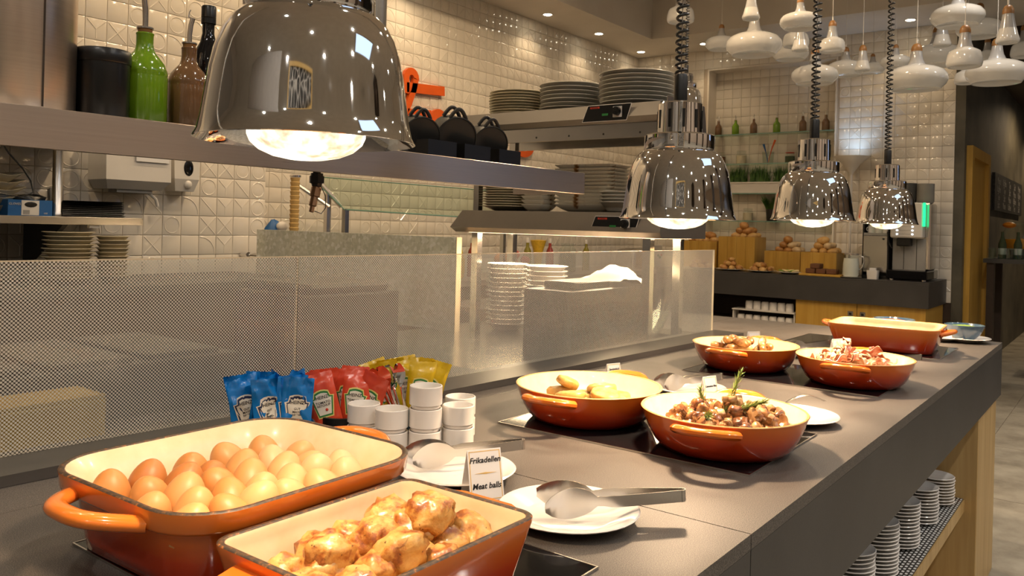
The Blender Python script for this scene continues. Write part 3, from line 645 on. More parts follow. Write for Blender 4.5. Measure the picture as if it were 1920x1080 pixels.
for q in range(150):
    rr = .106*math.sqrt(ug.random()); a = ug.uniform(0, 2*PI); h = max(0, 1-rr/.125)
    z = .9029 + .033 + ug.random()*(.018+.046*h)
    one('mushroom_piece', MU[ug.randrange(10)], None, 'fried mushroom piece lying in the rosemary-topped pan', 'mushroom', (c[0]+rr*math.cos(a)+.005, c[1]+rr*math.sin(a)-.004, z), (ug.uniform(0, 3), ug.uniform(0, 3), ug.uniform(0, 6)), 'fried mushroom pieces in the round pan', scale=ug.uniform(.8, 1.15))
def rosemary(loc, lean, seed, label, L=.085):
    rg = random.Random(seed); t = thing('rosemary_sprig', label, 'herb', loc, rot=lean, group='rosemary sprigs on the mushrooms')
    path = [(.004*math.sin(k*.5), .003*math.cos(k*.7), L*k/8) for k in range(9)]
    part('stem', MB().tube(path, .0013, 6), MT['rosemary'], t)
    m = MB()
    for k in range(64):
        z = L*(.08+.92*k/64); a = k*2.4; l = .026*(1-.35*k/64)*rg.uniform(.8, 1.1); e = rg.uniform(.35, .75)
        d = Vector((math.cos(a)*math.sin(e), math.sin(a)*math.sin(e), math.cos(e))); s = Vector((-math.sin(a), math.cos(a), 0)); p = Vector((0, 0, z)); nrm = d.cross(s)
        w = .0012
        m.loft([[p+s*w*.5, p+nrm*w*.3, p-s*w*.5], [p+d*l*.5+s*w, p+d*l*.5+nrm*w*.5, p+d*l*.5-s*w], [p+d*l, p+d*l+nrm*.0001, p+d*l-s*.0001]], True, True)
    o = part('needles', m, MT['rosemary'], t, 60); o['kind'] = 'stuff'
    return t
rosemary((1.515, .628, .958), (.15, .55, 0), 1, 'tall rosemary sprig standing up from the mushrooms, right one', .098)
rosemary((1.505, .655, .945), (-.35, .25, 0), 2, 'short rosemary sprig standing in the mushrooms, left one', .066)
rosemary((1.47, .650, .957), (.2, -1.2, .4), 3, 'rosemary sprig lying down toward the pan rim', .062)
rosemary((1.535, .615, .968), (1.15, .3, .2), 4, 'rosemary sprig bending right over the mushrooms', .062)
# sausages
def sausage(seed):
    rg = random.Random(seed); L, r, b = rg.uniform(.055, .075), rg.uniform(.0105, .0125), rg.uniform(-.012, .012); path = []; rad = []
    for k in range(13):
        q = -1+2*k/12; path.append((q*L/2, b*(1-q*q), 0)); rad.append(max(.0008, r*math.sqrt(max(0, 1-abs(q)**5))))
    return MB().tube(path, rad, 12).mesh('sausage', MT['sausage'], 60)
SA = [sausage(s) for s in range(5)]; sg = random.Random(8); c = (2.43, .94)
for q in range(32):
    l = 0 if q < 16 else 1 if q < 26 else 2; rr = (.100, .085, .055)[l]*math.sqrt(sg.random()); a = sg.uniform(0, 2*PI)
    one('sausage', SA[q % 5], None, 'small grilled sausage in the %s of the heap in the round pan' % ('bottom layer', 'middle layer', 'top')[l], 'sausage', (c[0]+rr*math.cos(a), c[1]+rr*math.sin(a), .9029+.042+l*.019), (0, sg.uniform(-.35, .35), sg.uniform(0, 6)), 'grilled sausages, %s' % ('bottom layer', 'middle layer', 'top of the heap')[l])
# bacon: curled strips
def bacon(seed, mat):
    rg = random.Random(seed); L, w = rg.uniform(.05, .075), rg.uniform(.014, .020); n = 12; ph = rg.uniform(0, 6); m = []
    rings = []
    for k in range(n):
        q = k/(n-1); x = (q-.5)*L*.8; z = .007*math.sin(q*9+ph); tw = .5*math.sin(q*4+ph)
        wy, wz = w/2*math.cos(tw), w/2*math.sin(tw)
        rings.append([(x, -wy, z-wz-.0009), (x, wy, z+wz-.0009), (x, wy, z+wz+.0009), (x, -wy, z-wz+.0009)])
    return MB().loft(rings, True, True).mesh('bacon_strip', mat, 60)
BA = [bacon(s, MT['bacon%d' % (s % 2)]) for s in range(8)]; bg = random.Random(15); c = (2.412, .618)
for q in range(120):
    rr = .105*math.sqrt(bg.random()); a = bg.uniform(0, 2*PI); h = max(0, 1-rr/.125); z = .9029+.030+bg.random()*(.014+.078*h)
    one('bacon_strip', BA[bg.randrange(8)], None, 'curled fried bacon strip in the heaped round pan', 'bacon', (c[0]+rr*math.cos(a)+.01, c[1]+rr*math.sin(a)+.01, z), (bg.uniform(-1, 1), bg.uniform(-1, 1), bg.uniform(0, 6)), 'fried bacon strips in the round pan')
# ================================================================ plates, tongs, cards
def plate_mb(r, h=.018, seg=40, th=.004):
    return MB().lathe([(.001,.0),(.50*r,.0),(.54*r,.002),(.60*r,.004),(.92*r,h-.003),(r-.001,h-.002),(r,h-.0005),(r-.002,h+.001),(.90*r,h+.001-.002),(.64*r,.004+th*.6),(.56*r,.0035+th*.3),(.001,.0035)], seg)
PL = {}
def plate(r, x, y, z, label, mat='porcelain', group=None, h=.018, name='plate', cat='plate', rot=(0,0,0)):
    k = (r, h, mat, name)
    if k not in PL: PL[k] = plate_mb(r, h).mesh(name, MT[mat], 40)
    return one(name, PL[k], None, label, cat, (x, y, z), rot, group)
plate(.102, .992, .638, .9005, 'white side plate with serving tongs in front of the card')
plate(.100, 1.03, .885, .9005, 'white side plate with tongs, half hidden behind the egg pan')
plate(.100, 1.84, .60, .9005, 'white side plate with spoon at the right of the mushroom pan', h=.016)
plate(.095, 1.95, .90, .9005, 'white side plate with tongs between the potato and mushroom pans')
plate(.095, 2.74, .63, .9005, 'white side plate with tongs behind the bacon pan')
plate(.085, 3.66, .615, .9005, 'empty white side plate beside the rectangular casserole')
plate(.095, 3.70, .535, .9005, 'white saucer under the blue bowl at the counter end')
plate(.095, 2.80, .93, .9005, 'white side plate with tongs behind the sausage pan')
def tongs(loc, rz, label, L=.205, spread=.028, tilt=0.0, z0=0):
    t = thing('serving_tongs', label, 'tongs', loc, rot=(0, tilt, rz), group='steel serving tongs')
    for s in (-1, 1):
        rings = []; n = 22
        for k in range(n):
            q = k/(n-1); x = L*q; y = s*(.0045+spread*.5*q**.9)
            if q < .62: w = .0085-.001*q
            else:
                e = (q-.62)/.38; w = .0079+.0135*math.sin(PI*min(1, e*1.02))**.8 if e < .97 else .006
            if .56 < q < .66: w = .0065
            y += s*(-.010*math.sin(PI*max(0, (q-.5)/.5))); th = .0007
            zc = .012+.010*q; cv = .010*max(0, (q-.66))*2
            rings.append([(x, y-th+s*cv*.6, zc-w), (x, y-th, zc), (x, y-th+s*cv*.6, zc+w), (x, y+th+s*cv*.6, zc+w), (x, y+th, zc), (x, y+th+s*cv*.6, zc-w)])
        part('tong_arm', MB().loft(rings, True, True), MT['satin'], t, 40)
    rings = []
    for k in range(9):
        a = PI/2+PI*k/8; x, y = .007*math.cos(a)*1.0, .0062*math.sin(a)
        rings.append([(x, y, .0035), (x*.8, y*.8, .0035), (x*.8, y*.8, .0205), (x, y, .0205)])
    part('spring_bend', MB().loft(rings, True, True), MT['satin'], t, 40)
    return t
tongs((1.096, .513, .925), math.atan2(.145, -.150), 'steel serving tongs resting on the plate next to the meatballs', .205, .050, .06)
tongs((1.165, .850, .923), math.atan2(.10, -.155), 'steel serving tongs on the plate behind the egg pan', .20, .040, .08)
tongs((2.045, .855, .925), math.atan2(.085, -.14), 'steel serving tongs between the potato and mushroom pans', .185, .036, .10)
tongs((2.83, .53, .925), math.atan2(.10, -.12), 'steel serving tongs at the far side of the bacon pan', .185, .036, .10)
tongs((2.95, .845, .925), math.atan2(.08, -.16), 'steel serving tongs behind the sausage pan', .185, .036, .10)
# serving spoon on plate by the mushrooms
t = thing('serving_spoon', 'steel serving spoon propped on the plate beside the mushroom pan', 'spoon', (1.80, .640, .925), math.atan2(-.08, .19))
rings = []
for k in range(20):
    q = k/19; x = .21*q-.03; w = .020*math.sin(PI*min(1, q/.3*.9+.08)) if q < .28 else .0045+.010*max(0, q-.55); z = -.012*math.sin(PI*min(1, q/.3)) if q < .3 else .022*math.sin(PI*(q-.3)/.75)
    rings.append([(x, -w, z+.002*(q < .28)), (x, 0, z-.0022), (x, w, z+.002*(q < .28)), (x, 0, z+.0012)])
part('spoon_body', MB().loft(rings, True, True), MT['satin'], t)
# text helper
TXT = {}
def text_mesh(body, size, mat, shear=0, extrude=.0002, align='CENTER', bold=0):
    k = (body, size, mat.name, shear)
    if k in TXT: return TXT[k]
    cu = bpy.data.curves.new('lettering', 'FONT'); cu.body = body; cu.size = size; cu.shear = shear; cu.align_x = align; cu.align_y = 'CENTER'; cu.extrude = extrude; cu.offset = bold; cu.resolution_u = 2
    o = bpy.data.objects.new('lettering', cu); COL.objects.link(o); bpy.context.view_layer.update()
    me = bpy.data.meshes.new_from_object(o.evaluated_get(bpy.context.evaluated_depsgraph_get())); me.materials.clear(); me.materials.append(mat)
    bpy.data.objects.remove(o); TXT[k] = me; return me
def card(loc, rz, w, h, lines, label, lean=.22, line_at=None):
    # stands on its lower edge, faces local -y, leans back
    t = thing('name_card', label, 'card', loc, rot=(-lean, 0, rz), group='folded dish name cards')
    part('card_face', MB().box(-w/2, w/2, 0, .0008, 0, h), MT['paper'], t, 0)
    bk = MB().box(-w/2, w/2, -.0004, .0004, -h, 0); bk.xf(Matrix.Translation((0, .0008, h)) @ Matrix.Rotation(2*lean+.02, 4, 'X')); part('card_back', bk, MT['paper'], t, 0)
    f = MB(); e = .0012; d = .0022
    for a in ((-w/2+d, -w/2+d+e, d, h-d), (w/2-d-e, w/2-d, d, h-d), (-w/2+d, w/2-d, d, d+e), (-w/2+d, w/2-d, h-d-e, h-d)): f.box(a[0], a[1], -.0003, 0, a[2], a[3])
    part('gilt_border', f, MT['gold'], t, 0)
    for s, z, sz in lines:
        link('lettering', text_mesh(s, sz, MT['ink'], .25, bold=.0002), t, (0, -.0004, z), (PI/2, 0, 0))
    if line_at is not None:
        m = MB(); hw = w*.33; m.prism([(-hw, 0), (-hw*.25, -.0009), (0, -.0014), (hw*.25, -.0009), (hw, 0), (hw*.25, .0009), (0, .0014), (-hw*.25, .0009)], 0, .0003); m.xf(Matrix.Translation((0, -.0003, line_at)) @ Matrix.Rotation(PI/2, 4, 'X')); part('gilt_rule', m, MT['gold'], t, 0)
    return t
FACE = YAW - PI/2   # a card turned toward the viewer
card((.975, .772, .9005), FACE+.45, .056, .076, [('Frikadellen', .060, .0118), ('Meat balls', .022, .0118)], 'name card reading Frikadellen and Meat balls beside the meatball pan', .26, .041)
card((1.885, 1.075, .9005), FACE+.6, .046, .062, [('Sandgebäck', .047, .0075), ('and', .012, .006)], 'small tilted name card behind the potato pan', .20, .032)
card((1.905, .815, .9005), FACE+.6, .046, .060, [('Gebratene Pilze', .036, .0060)], 'small tilted name card behind the mushroom pan', .22)
card((2.90, 1.085, .9005), FACE+.3, .050, .055, [('Würstchen', .022, .007)], 'small name card behind the sausage pan', .2)
card((2.78, .755, .9005), FACE+.5, .050, .075, [('Speck', .022, .007)], 'small name card behind the bacon pan', .2)
# blue bowls at the counter end
def bowl(x, y, z, r, label, top):
    t = thing('blue_bowl', label, 'bowl', (x, y, z))
    part('bowl_body', MB().lathe([(.001,0),(.45*r,0),(.5*r,.004),(.8*r,.028),(.96*r,.052),(r,.062),(.97*r,.0625),(.9*r,.05),(.72*r,.026),(.4*r,.010),(.001,.009)], 40), MT['bluebowl'], t)
    part('salad', MB().sphere(.84*r, .84*r, .016, (0,0,.045), 20, 10, lambda p: 1+.25*noise.noise(p*6)), MT[top], t, 80)
bowl(3.70, .535, .906, .072, 'dark blue glazed bowl of green herbs on a saucer', 'herb')
plate(.09, 3.70, .795, .9005, 'white saucer under the bowl behind the casserole')
bowl(3.70, .795, .906, .080, 'dark blue bowl of red salad behind the rectangular casserole', 'salsa')
# ================================================================ ramekins
def ramekin(x, y, z, label, r=.0300, h=.0405):
    if 'ram' not in PL:
        PL['ram'] = MB().lathe([(.001,0),(r*.86,0),(r*.90,.003),(r*.90,.006),(r,.0075),(r,h-.001),(r-.001,h),(r-.0025,h),(r-.0035,h-.002),(r-.004,.014),(.001,.012)], 40).mesh('ramekin', MT['porcelain'], 40)
    return one('ramekin', PL['ram'], None, label, 'ramekin', (x, y, z), (0,0,rnd.uniform(0, 6)), 'white porcelain ramekins behind the egg pan')
for x, y, ls in ((1.105, 1.025, ('at the bottom of the tallest stack', 'in the middle of the tallest stack', 'on top of the tallest stack')), (1.165, .998, ('at the bottom of the right pair', 'on top of the right pair')), (1.225, 1.045, ('at the bottom of the rear right pair', 'on top of the rear right pair')), (1.054, 1.133, ('at the bottom, nearest the red sachets', 'on top, nearest the red sachets')), (1.060, 1.066, ('at the bottom, just left of the tallest stack', 'on top, just left of the tallest stack'))):
    for k, l_ in enumerate(ls): ramekin(x, y, .9005+k*.0407, 'white porcelain ramekin '+l_)
# ================================================================ sachets
def sachet_fn(w, h, t, seed, amp):
    off = Vector((seed*1.3, seed*.7, 0))
    def f(x, y):
        q = (y/h); e = max(0, 1-abs(2*q-1)**4); s = max(0, 1-(2*x/w)**2)
        if q > .86: e *= .25
        n = 1-2*abs(noise.noise(Vector((x*34, y*22, 0))+off)); n2 = noise.noise(Vector((x*75, y*60, 3))+off)
        return t*e*(.25+.75*s**.6) + amp*(n-.5)*(.35+.65*abs(2*q-1)) + amp*.35*n2
    return f
def sachet(kind, loc, rot, seed, label, lines, w=.055, h=.108, lab_y=.46):
    t = thing('sauce_sachet', label, 'sachet', loc, rot=rot, group='%s sauce sachets' % kind)
    f = sachet_fn(w, h, .006, seed, 0.0100 if kind == 'blue' else .0042); nx, ny = 12, 20; F = []; B = []
    rs = random.Random(seed); bend = rs.uniform(-.5, .8); tw = rs.uniform(-.5, .5)*(1.6 if kind == 'blue' else .6); sl = rs.uniform(-.10, .10)*(2 if kind == 'blue' else 1)
    def by(x, y): return .022*bend*max(0, y/h-.45)**2*4 + tw*x*(y/h)**2
    for j in range(ny+1):
        for i in range(nx+1):
            x = (i/nx-.5)*w; y = j/ny*h
            ed = (i in (0, nx) or j in (0, ny)); d = f(x, y)
            yy = y + (.0012*(i % 2) if j == ny else 0) + sl*x*(y/h)**3
            F.append((x, by(x, y)-(d if not ed else .0004), yy)); B.append((x, by(x, y)+(.8*abs(d) if not ed else .0004), yy))
    n = nx+1; fs = [(j*n+i, j*n+i+1, (j+1)*n+i+1, (j+1)*n+i) for j in range(ny) for i in range(nx)]
    m = MB().add(F, fs); m.add(B, [q[::-1] for q in fs])
    part('foil_pouch', m, MT['foil_'+kind], t, 50)
    # keystone label following the pouch surface
    W2, H2, cy = w*.36, h*.20, h*lab_y
    def key(k, dz, nm, mat):
        pts = [(-.62,-1),(.62,-1),(.95,.42),(1.0,.55),(.72,.60),(.62,.98),(.3,1.08),(0,1.12),(-.3,1.08),(-.62,.98),(-.72,.60),(-1.0,.55),(-.95,.42)]
        poly = [(x*W2*k, cy+y*H2*(k if abs(y) > .9 else k)) for x, y in pts]; cxy = (0, cy)
        rings = []
        for q in (1.0, .66, .33, .02):
            rings.append([((x)*q, by(x*q, cxy[1]+(y-cxy[1])*q)-f(x*q, cxy[1]+(y-cxy[1])*q)-dz, cxy[1]+(y-cxy[1])*q) for x, y in poly])
        part(nm, MB().loft(rings, False, True), mat, t, 60)
    key(1.16, .0005, 'label_edge', MT['label_yellow'] if kind != 'blue' else MT['label_cream']); key(1.05, .0009, 'label_ring', MT['greenink'] if kind != 'blue' else MT['navyink']); key(.90, .0013, 'label_face', MT['label_cream'])
    for s, yy, sz in lines:
        src = text_mesh(s, sz, MT['ink'], 0, .00005, bold=.0001); me = src.copy()
        for v in me.vertices:
            x, y = v.co.x, cy + yy*H2 + v.co.y; v.co = (x, by(x, y)-f(x, y)-.0018, y)
        link('lettering', me, t)
    if kind == 'red':
        m = MB().sphere(.0028, .0008, .0028, (.004, by(.004, cy-.5*H2)-f(.004, cy-.5*H2)-.0015, cy-.5*H2), 10, 6); part('tomato_print', m, MT['redink'], t)
    return t
LB = [('HEINZ', .62, .0085), ('GUT', .12, .0055), ('MAYO', -.12, .0055), ('NNAISE', -.36, .0045)]
LR = [('HEINZ', .62, .0085), ('TOMATO', .16, .0066), ('KETCHUP', -.10, .0056)]
LY = [('HEINZ', .62, .0085), ('MUSTARD', .14, .0060), ('SENF', -.16, .0068)]
def dish(name, x, y, r, h, label, mat, cat='bowl'):
    t = thing(name, label, cat, (x, y, .9005)); part('dish_body', MB().lathe([(.001,0),(.75*r,0),(.85*r,.006),(.95*r,h*.5),(r,h),(r-.003,h+.001),(r-.005,h-.002),(.88*r,h*.45),(.7*r,.008),(.001,.006)], 36), MT[mat], t)
    return t
dish('sachet_dish', .945, 1.245, .068, .045, 'dark dish holding the blue sachets behind the egg pan', 'blueglaze')
dish('sachet_dish', 1.076, 1.215, .050, .045, 'dark brown dish holding the red sachets', 'blackiron')
t = dish('sachet_dish', 1.205, 1.175, .062, .050, 'dark blue glazed dish holding yellow sachets and spoons', 'blueglaze')
m = MB(); path = [(-.058-.022*math.sin(PI*k/10), -.018+.036*k/10, .038) for k in range(11)]; part('dish_handle', m.tube(path, .006, 8), MT['blueglaze'], t)
def fan(kind, cx, cy, z, items, names, lines):
    for q, (du, dv, lean_side, lean_back, turn) in enumerate(items):
        # du: along the picture right, dv: depth away from viewer
        p = Vector((cx, cy, z)) + rt*du*.72 + fw*dv
        sachet(kind, p, (lean_back, lean_side, FACE+turn), q*7+len(kind), names[q], lines)
fan('blue', .937, 1.250, .926, [(-.062,.010,-.16,-.05,.9),(-.044,-.030,-.12,-.06,.6),(-.030,.030,-.05,.0,-.2),(-.014,-.028,.10,-.05,.75),(.006,.020,.05,-.02,-.5),(.012,-.036,-.10,-.05,.8),(.034,.018,.10,0,-.6),(.044,-.018,.08,-.03,.55),(.066,-.022,.06,-.02,.35),(.052,.030,-.14,.05,.5)],
    ['blue sachet at the far left of its dish', 'blue sachet second from left, label low', 'blue sachet in the back row at the left', 'blue sachet in front, third from left', 'blue sachet in the back row, middle', 'blue sachet in the middle front with slanted label', 'blue sachet in the back row at the right', 'tall blue sachet with its whole label showing', 'blue sachet at the far right beside the red ones', 'blue sachet at the back with bent bright top'], LB)
fan('red', 1.076, 1.215, .922, [(-.052,-.022,-.30,-.10,.25),(-.022,-.035,-.28,-.10,.1),(.008,.012,.0,-.02,-.1),(.030,-.016,.08,-.06,-.1),(.045,-.005,.34,-.05,-.15),(.010,.035,.08,.05,0),(-.030,.02,-.2,.02,.1)],
    ['red sachet at the far left, leaning left, label low', 'red sachet in front, leaning left, whole label showing', 'tall red sachet in the middle', 'red sachet right of the middle, label half covered', 'red sachet at the right, leaning right', 'red sachet at the very back', 'red sachet at the back left'], LR)
fan('yellow', 1.205, 1.175, .930, [(-.050,.005,-.35,-.03,.1),(-.030,-.020,-.22,-.10,.0),(.0,.030,-.12,.02,.1),(.012,-.008,-.10,-.08,.05),(.040,-.022,.06,-.10,-.05),(.052,.012,.14,.0,-.1),(.030,.035,.05,.06,0),(-.030,.040,-.15,.08,.1),(.064,-.008,.18,-.02,-.5)],
    ['yellow sachet at the far left, leaning left', 'yellow sachet behind the spoons', 'yellow sachet in the middle of the back row', 'tall yellow sachet in the middle with label showing', 'yellow sachet in front at the right, whole label showing', 'yellow sachet at the right of the back row', 'yellow sachet at the very back right', 'yellow sachet at the very back left', 'yellow sachet at the far right, seen edge on'], LY)
# spoons in the dish
SPB = None
for q, (du, dv, ls, lb_) in enumerate(((-.055,-.035,-.55,-.12),(-.046,-.04,-.46,-.18),(-.036,-.045,-.42,-.10),(-.028,-.045,-.36,-.22),(-.008,-.05,-.22,-.16))):
    rings = []
    for k in range(18):
        s = k/17; z = .115*s; w = .0028 if s < .62 else .0028+.0095*math.sin(PI*min(1, (s-.62)/.38*.94)); y = .003*math.sin(PI*max(0, (s-.6)/.4))
        rings.append([(-w, y, z), (0, y+.0018*(s > .62), z), (w, y, z), (0, y-.0008+.0018*(s > .62), z)])
    if SPB is None: SPB = MB().loft(rings, True, True).mesh('tea_spoon', MT['chrome'], 50)
    p = Vector((1.195, 1.165, .925)) + rt*(du+.03)*.4 + fw*(dv*.6)
    one('tea_spoon', SPB, None, '%s steel teaspoon from the left, standing before the yellow sachets' % ORD[q], 'spoon', p, (lb_, ls, FACE), 'teaspoons in the dark dish')
# ================================================================ saucers below the counter
def stack(n, r, x, y, z, dz, mat, where, grp, h=.014, jit=.0015, name='plate', cat='plate', what='white saucer'):
    k = (r, h, mat, name)
    if k not in PL: PL[k] = plate_mb(r, h, 32, .003).mesh(name, MT[mat], 40)
    for i in range(n):
        pos = 'lowest' if i == 0 else 'topmost' if i == n-1 else ORD[i]+' from below'
        one(name, PL[k], None, '%s, %s in the stack %s' % (what, pos, where), cat, (x+rnd.uniform(-jit, jit), y+rnd.uniform(-jit, jit), z+i*dz), (0, 0, rnd.uniform(0, 6)), grp)
for (x, y, n, wh) in ((3.22, .548, 9, 'under the counter nearest the oak pillar'), (2.97, .555, 11, 'under the counter, second from the oak pillar'), (2.70, .560, 13, 'under the counter, third from the oak pillar'), (2.44, .563, 14, 'under the counter, fourth from the oak pillar'), (2.18, .563, 14, 'under the counter, fifth from the oak pillar')):
    stack(n, .066, x, y, .3802, .0105, 'porcelain', wh, 'saucers on the shelf below the counter')
# ================================================================ steel shelf above the screen
sh = thing('steel_shelf', 'long brushed steel shelf with box edge above the glass screen', 'shelf', (0, 0, 0))
part('shelf_lip', MB().box(-.4, 2.46, 1.55, 1.558, 1.432, 1.506, .0012), MT['steel'], sh, 0)
part('shelf_sheet', MB().box(-.4, 2.459, 1.5585, 1.86, 1.500, 1.5055), MT['steel'], sh, 0); part('shelf_end', MB().box(2.452, 2.459, 1.5585, 1.86, 1.432, 1.4995), MT['steel'], sh, 0)
part('post', MB().lathe([(.024, 1.507), (.024, CEIL)], 24, 1.615, 1.72), MT['satin'], sh)
part('post', MB().lathe([(.024, 1.507), (.024, CEIL)], 24, -.1, 1.72), MT['satin'], sh)
t = thing('steel_canister', 'tall stainless steel cylinder standing on the shelf at the left edge', 'canister', (.650, 1.70, 1.5065))
part('canister_wall', MB().lathe([(.001,0),(.118,0),(.12,.003),(.12,.45),(.118,.455),(.001,.455)], 56), MT['steel'], t)
part('weld_seam', MB().box(-.002, .002, -.1215, -.119, .004, .448), MT['chrome'], t, 0, rot=(0, 0, .15))
t = thing('black_tub', 'black screw-top tub on the steel shelf beside the canister', 'tub', (.812, 1.655, 1.5065))
part('tub_body', MB().lathe([(.001,0),(.047,0),(.050,.004),(.050,.113),(.048,.115)], 40), MT['black'], t)
part('tub_lid', MB().lathe([(.0515,.112),(.0525,.114),(.0525,.136),(.050,.139),(.001,.139)], 40), MT['black'], t)
def cruet(x, y, z, mat, label, s=1.0, group=None, lean=0):
    t = thing('oil_bottle', label, 'bottle', (x, y, z), rnd.uniform(0, 6), group); t.scale = (s,)*3
    part('bottle_body', MB().lathe([(.001,0),(.040,0),(.0425,.004),(.0425,.092),(.0415,.096),(.0425,.099),(.0412,.106),(.037,.118),(.028,.130),(.020,.139),(.0165,.148),(.0155,.158),(.0155,.172),(.0165,.175),(.0155,.177),(.012,.177)], 36), MT[mat], t)
    part('cork', MB().lathe([(.012,.172),(.0135,.184),(.001,.184)], 20), MT['lamp_wood'], t)
    part('pourer', MB().tube([(0,0,.184),(0,0,.205),(.002,0,.225),(.006,0,.240)], .0052, 10), MT['satin'], t)
    part('pourer_flange', MB().lathe([(.001,.1845),(.0155,.1845),(.0155,.1875),(.001,.1875)], 20), MT['satin'], t)
    part('pourer_flap', MB().tube([(.003,0,.240),(-.003,.0,.243),(-.002,0,.252),(.001,0,.258)], .0012, 6), MT['satin'], t)
    return t
cruet(.905, 1.668, 1.5065, 'glaze_green', 'green glazed oil bottle with steel pourer on the steel shelf', 1.10)
cruet(1.005, 1.665, 1.5065, 'glaze_brown', 'brown glazed oil bottle with steel pourer on the steel shelf', 1.03)
t = thing('dark_bottle', 'dark glass bottle with screw cap behind the large lamp', 'bottle', (1.085, 1.72, 1.5065)); part('bottle_body', MB().lathe([(.001,0),(.034,0),(.036,.004),(.036,.165),(.030,.19),(.018,.215),(.0135,.235),(.0135,.262)], 30), MT['hob'], t)
m = MB().lathe([(.0165,.258),(.0165,.270),(.0155,.271),(.0165,.272),(.0165,.296),(.015,.299),(.001,.299)], 24); part('screw_cap', m, MT['black'], t)
# small black cocottes hung in their stand
for q, (x, y, s, lb) in enumerate(((1.735, 1.66, 1.0, 'leftmost small black iron pot tipped on the shelf'), (1.87, 1.645, 1.12, 'middle small black iron pot tipped on the shelf'), (2.04, 1.65, 1.05, 'rightmost small black iron pot tipped on the shelf'), (1.84, 1.78, .95, 'small black iron pot at the back of the shelf'))):
    t = thing('iron_pot', lb, 'pot', (x, y, 1.5065+.062*s), rot=(PI/2+.30, 0, -.45), group='small black iron pots on the shelf'); t.scale = (s,)*3
    part('pot_body', MB().lathe([(.050,-.055),(.054,-.050),(.0565,.0),(.0565,.008)], 36, cap0=True), MT['blackiron'], t)
    part('pot_lid', MB().lathe([(.058,.008),(.0595,.009),(.0595,.013),(.0565,.014),(.055,.0115),(.030,.012),(.001,.012)], 36), MT['blackiron'], t)
    for a in (PI/2,):
        path = [((.055+.026*math.sin(PI*k/12))*math.sin(.0)+(-.024+.048*k/12), (.053+.026*math.sin(PI*k/12)), .004) for k in range(13)]
        part('pot_handle', MB().tube(path, .0055, 8), MT['blackiron'], t)
        path = [((-.024+.048*k/12), (.050+.026*math.sin(PI*k/12)), -.042) for k in range(13)]
        part('pot_handle', MB().tube(path, .0055, 8), MT['blackiron'], t)
for q, (x, y, w, lb) in enumerate(((1.735, 1.615, .060, 'low black tray below the leftmost small pot'), (1.885, 1.61, .060, 'low black tray below the middle small pot'), (2.05, 1.615, .055, 'low black tray below the rightmost small pot'))):
    t = thing('pot_tray', lb, 'tray', (x, y, 1.5065), 0, 'low black trays on the shelf'); m = MB(); m.box(-w, w, -.045, -.041, 0, .045); m.box(-w, w, .0, .004, 0, .035); m.box(-w, -w+.004, -.041, 0, 0, .045); m.box(w-.004, w, -.041, 0, 0, .045); part('tray_sides', m, MT['black'], t, 0)
    part('tray_floor', MB().box(-w+.004, w-.004, -.041, 0, 0, .003), MT['black'], t, 0)
# spray nozzle below the shelf
t = thing('spray_nozzle', 'small brass spray nozzle with wire hanging under the shelf', 'nozzle', (1.33, 1.62, 1.4995))
part('nozzle_stem', MB().lathe([(.010, 0), (.010, -.07)], 12), MT['blackiron'], t); 
for_shift = -.066
part('nozzle_collar', MB().lathe([(.016,0),(.016,-.007),(.019,-.007),(.019,-.024),(.014,-.026),(.012,-.034),(.001,-.034)], 6, 0, 0, for_shift), MT['blackiron'], t, 20)
m = MB().lathe([(.010,0),(.0125,-.004),(.0125,-.026),(.009,-.028),(.0095,-.050),(.006,-.052),(.006,-.066),(.001,-.067)], 8); m.xf(Matrix.Translation((0,0,-.032+for_shift)) @ Matrix.Rotation(.22, 4, 'Y')); part('nozzle_tip', m, MT['copper'], t, 20)
part('nozzle_wire', MB().tube([(a_, b_, c_+for_shift) for a_, b_, c_ in ((.008,-.005,-.03),(.02,-.01,-.055),(.022,-.01,-.085),(.010,-.008,-.10),(-.008,-.004,-.094))], .0011, 6), MT['rubber'], t)
# ================================================================ plate gantry
gt = thing('plate_gantry', 'two-tier grey heated plate gantry standing behind the screen', 'gantry', (0, 0, 0))
def tier(z0, z1, v0, v1, bev):
    return MB().loft([[(2.66, v0, z0),(3.03, v0, z0),(3.03, v1-bev*.3, z0),(2.66, v1-bev*.3, z0)], [(2.64, v0, z0+.02),(3.03, v0, z0+.02),(3.03, v1, z0+.02),(2.64, v1, z0+.02)], [(2.66, v0, z1),(3.03, v0, z1),(3.03, v1-bev, z1),(2.66, v1-bev, z1)]], True, True)
part('lower_tier', tier(1.282, 1.374, 1.345, 2.335, .05), MT['grey_paint'], gt, 0); part('upper_tier', tier(1.705, 1.776, 1.365, 2.30, 0), MT['grey_paint'], gt, 0)
part('upper_rail', MB().box(2.67, 2.69, 1.38, 2.28, 1.652, 1.704), MT['satin'], gt, 0); part('upper_rail', MB().box(2.97, 2.99, 1.38, 2.28, 1.652, 1.704), MT['satin'], gt, 0)
for i in range(6): part('rail_bolt', MB().lathe([(.004,-.003),(.004,.0),(.001,.0)], 10).xf(Matrix.Translation((2.6695, 1.45+i*.155, 1.668)) @ Matrix.Rotation(-PI/2, 4, 'Y')), MT['blackiron'], gt)
part('end_plate', MB().prism([(2.70, 1.60), (2.98, 1.60), (3.05, 1.66), (3.02, 1.80), (2.70, 1.80)], 0, .003).xf(Matrix.Translation((0, 1.36, 0)) @ Matrix.Rotation(PI/2, 4, 'X')), MT['steel'], gt, 0)
part('heat_strip', MB().box(2.70, 2.98, 1.38, 2.28, 1.2805, 1.2825), MT['strip'], gt, 0, label='glowing warming strip')
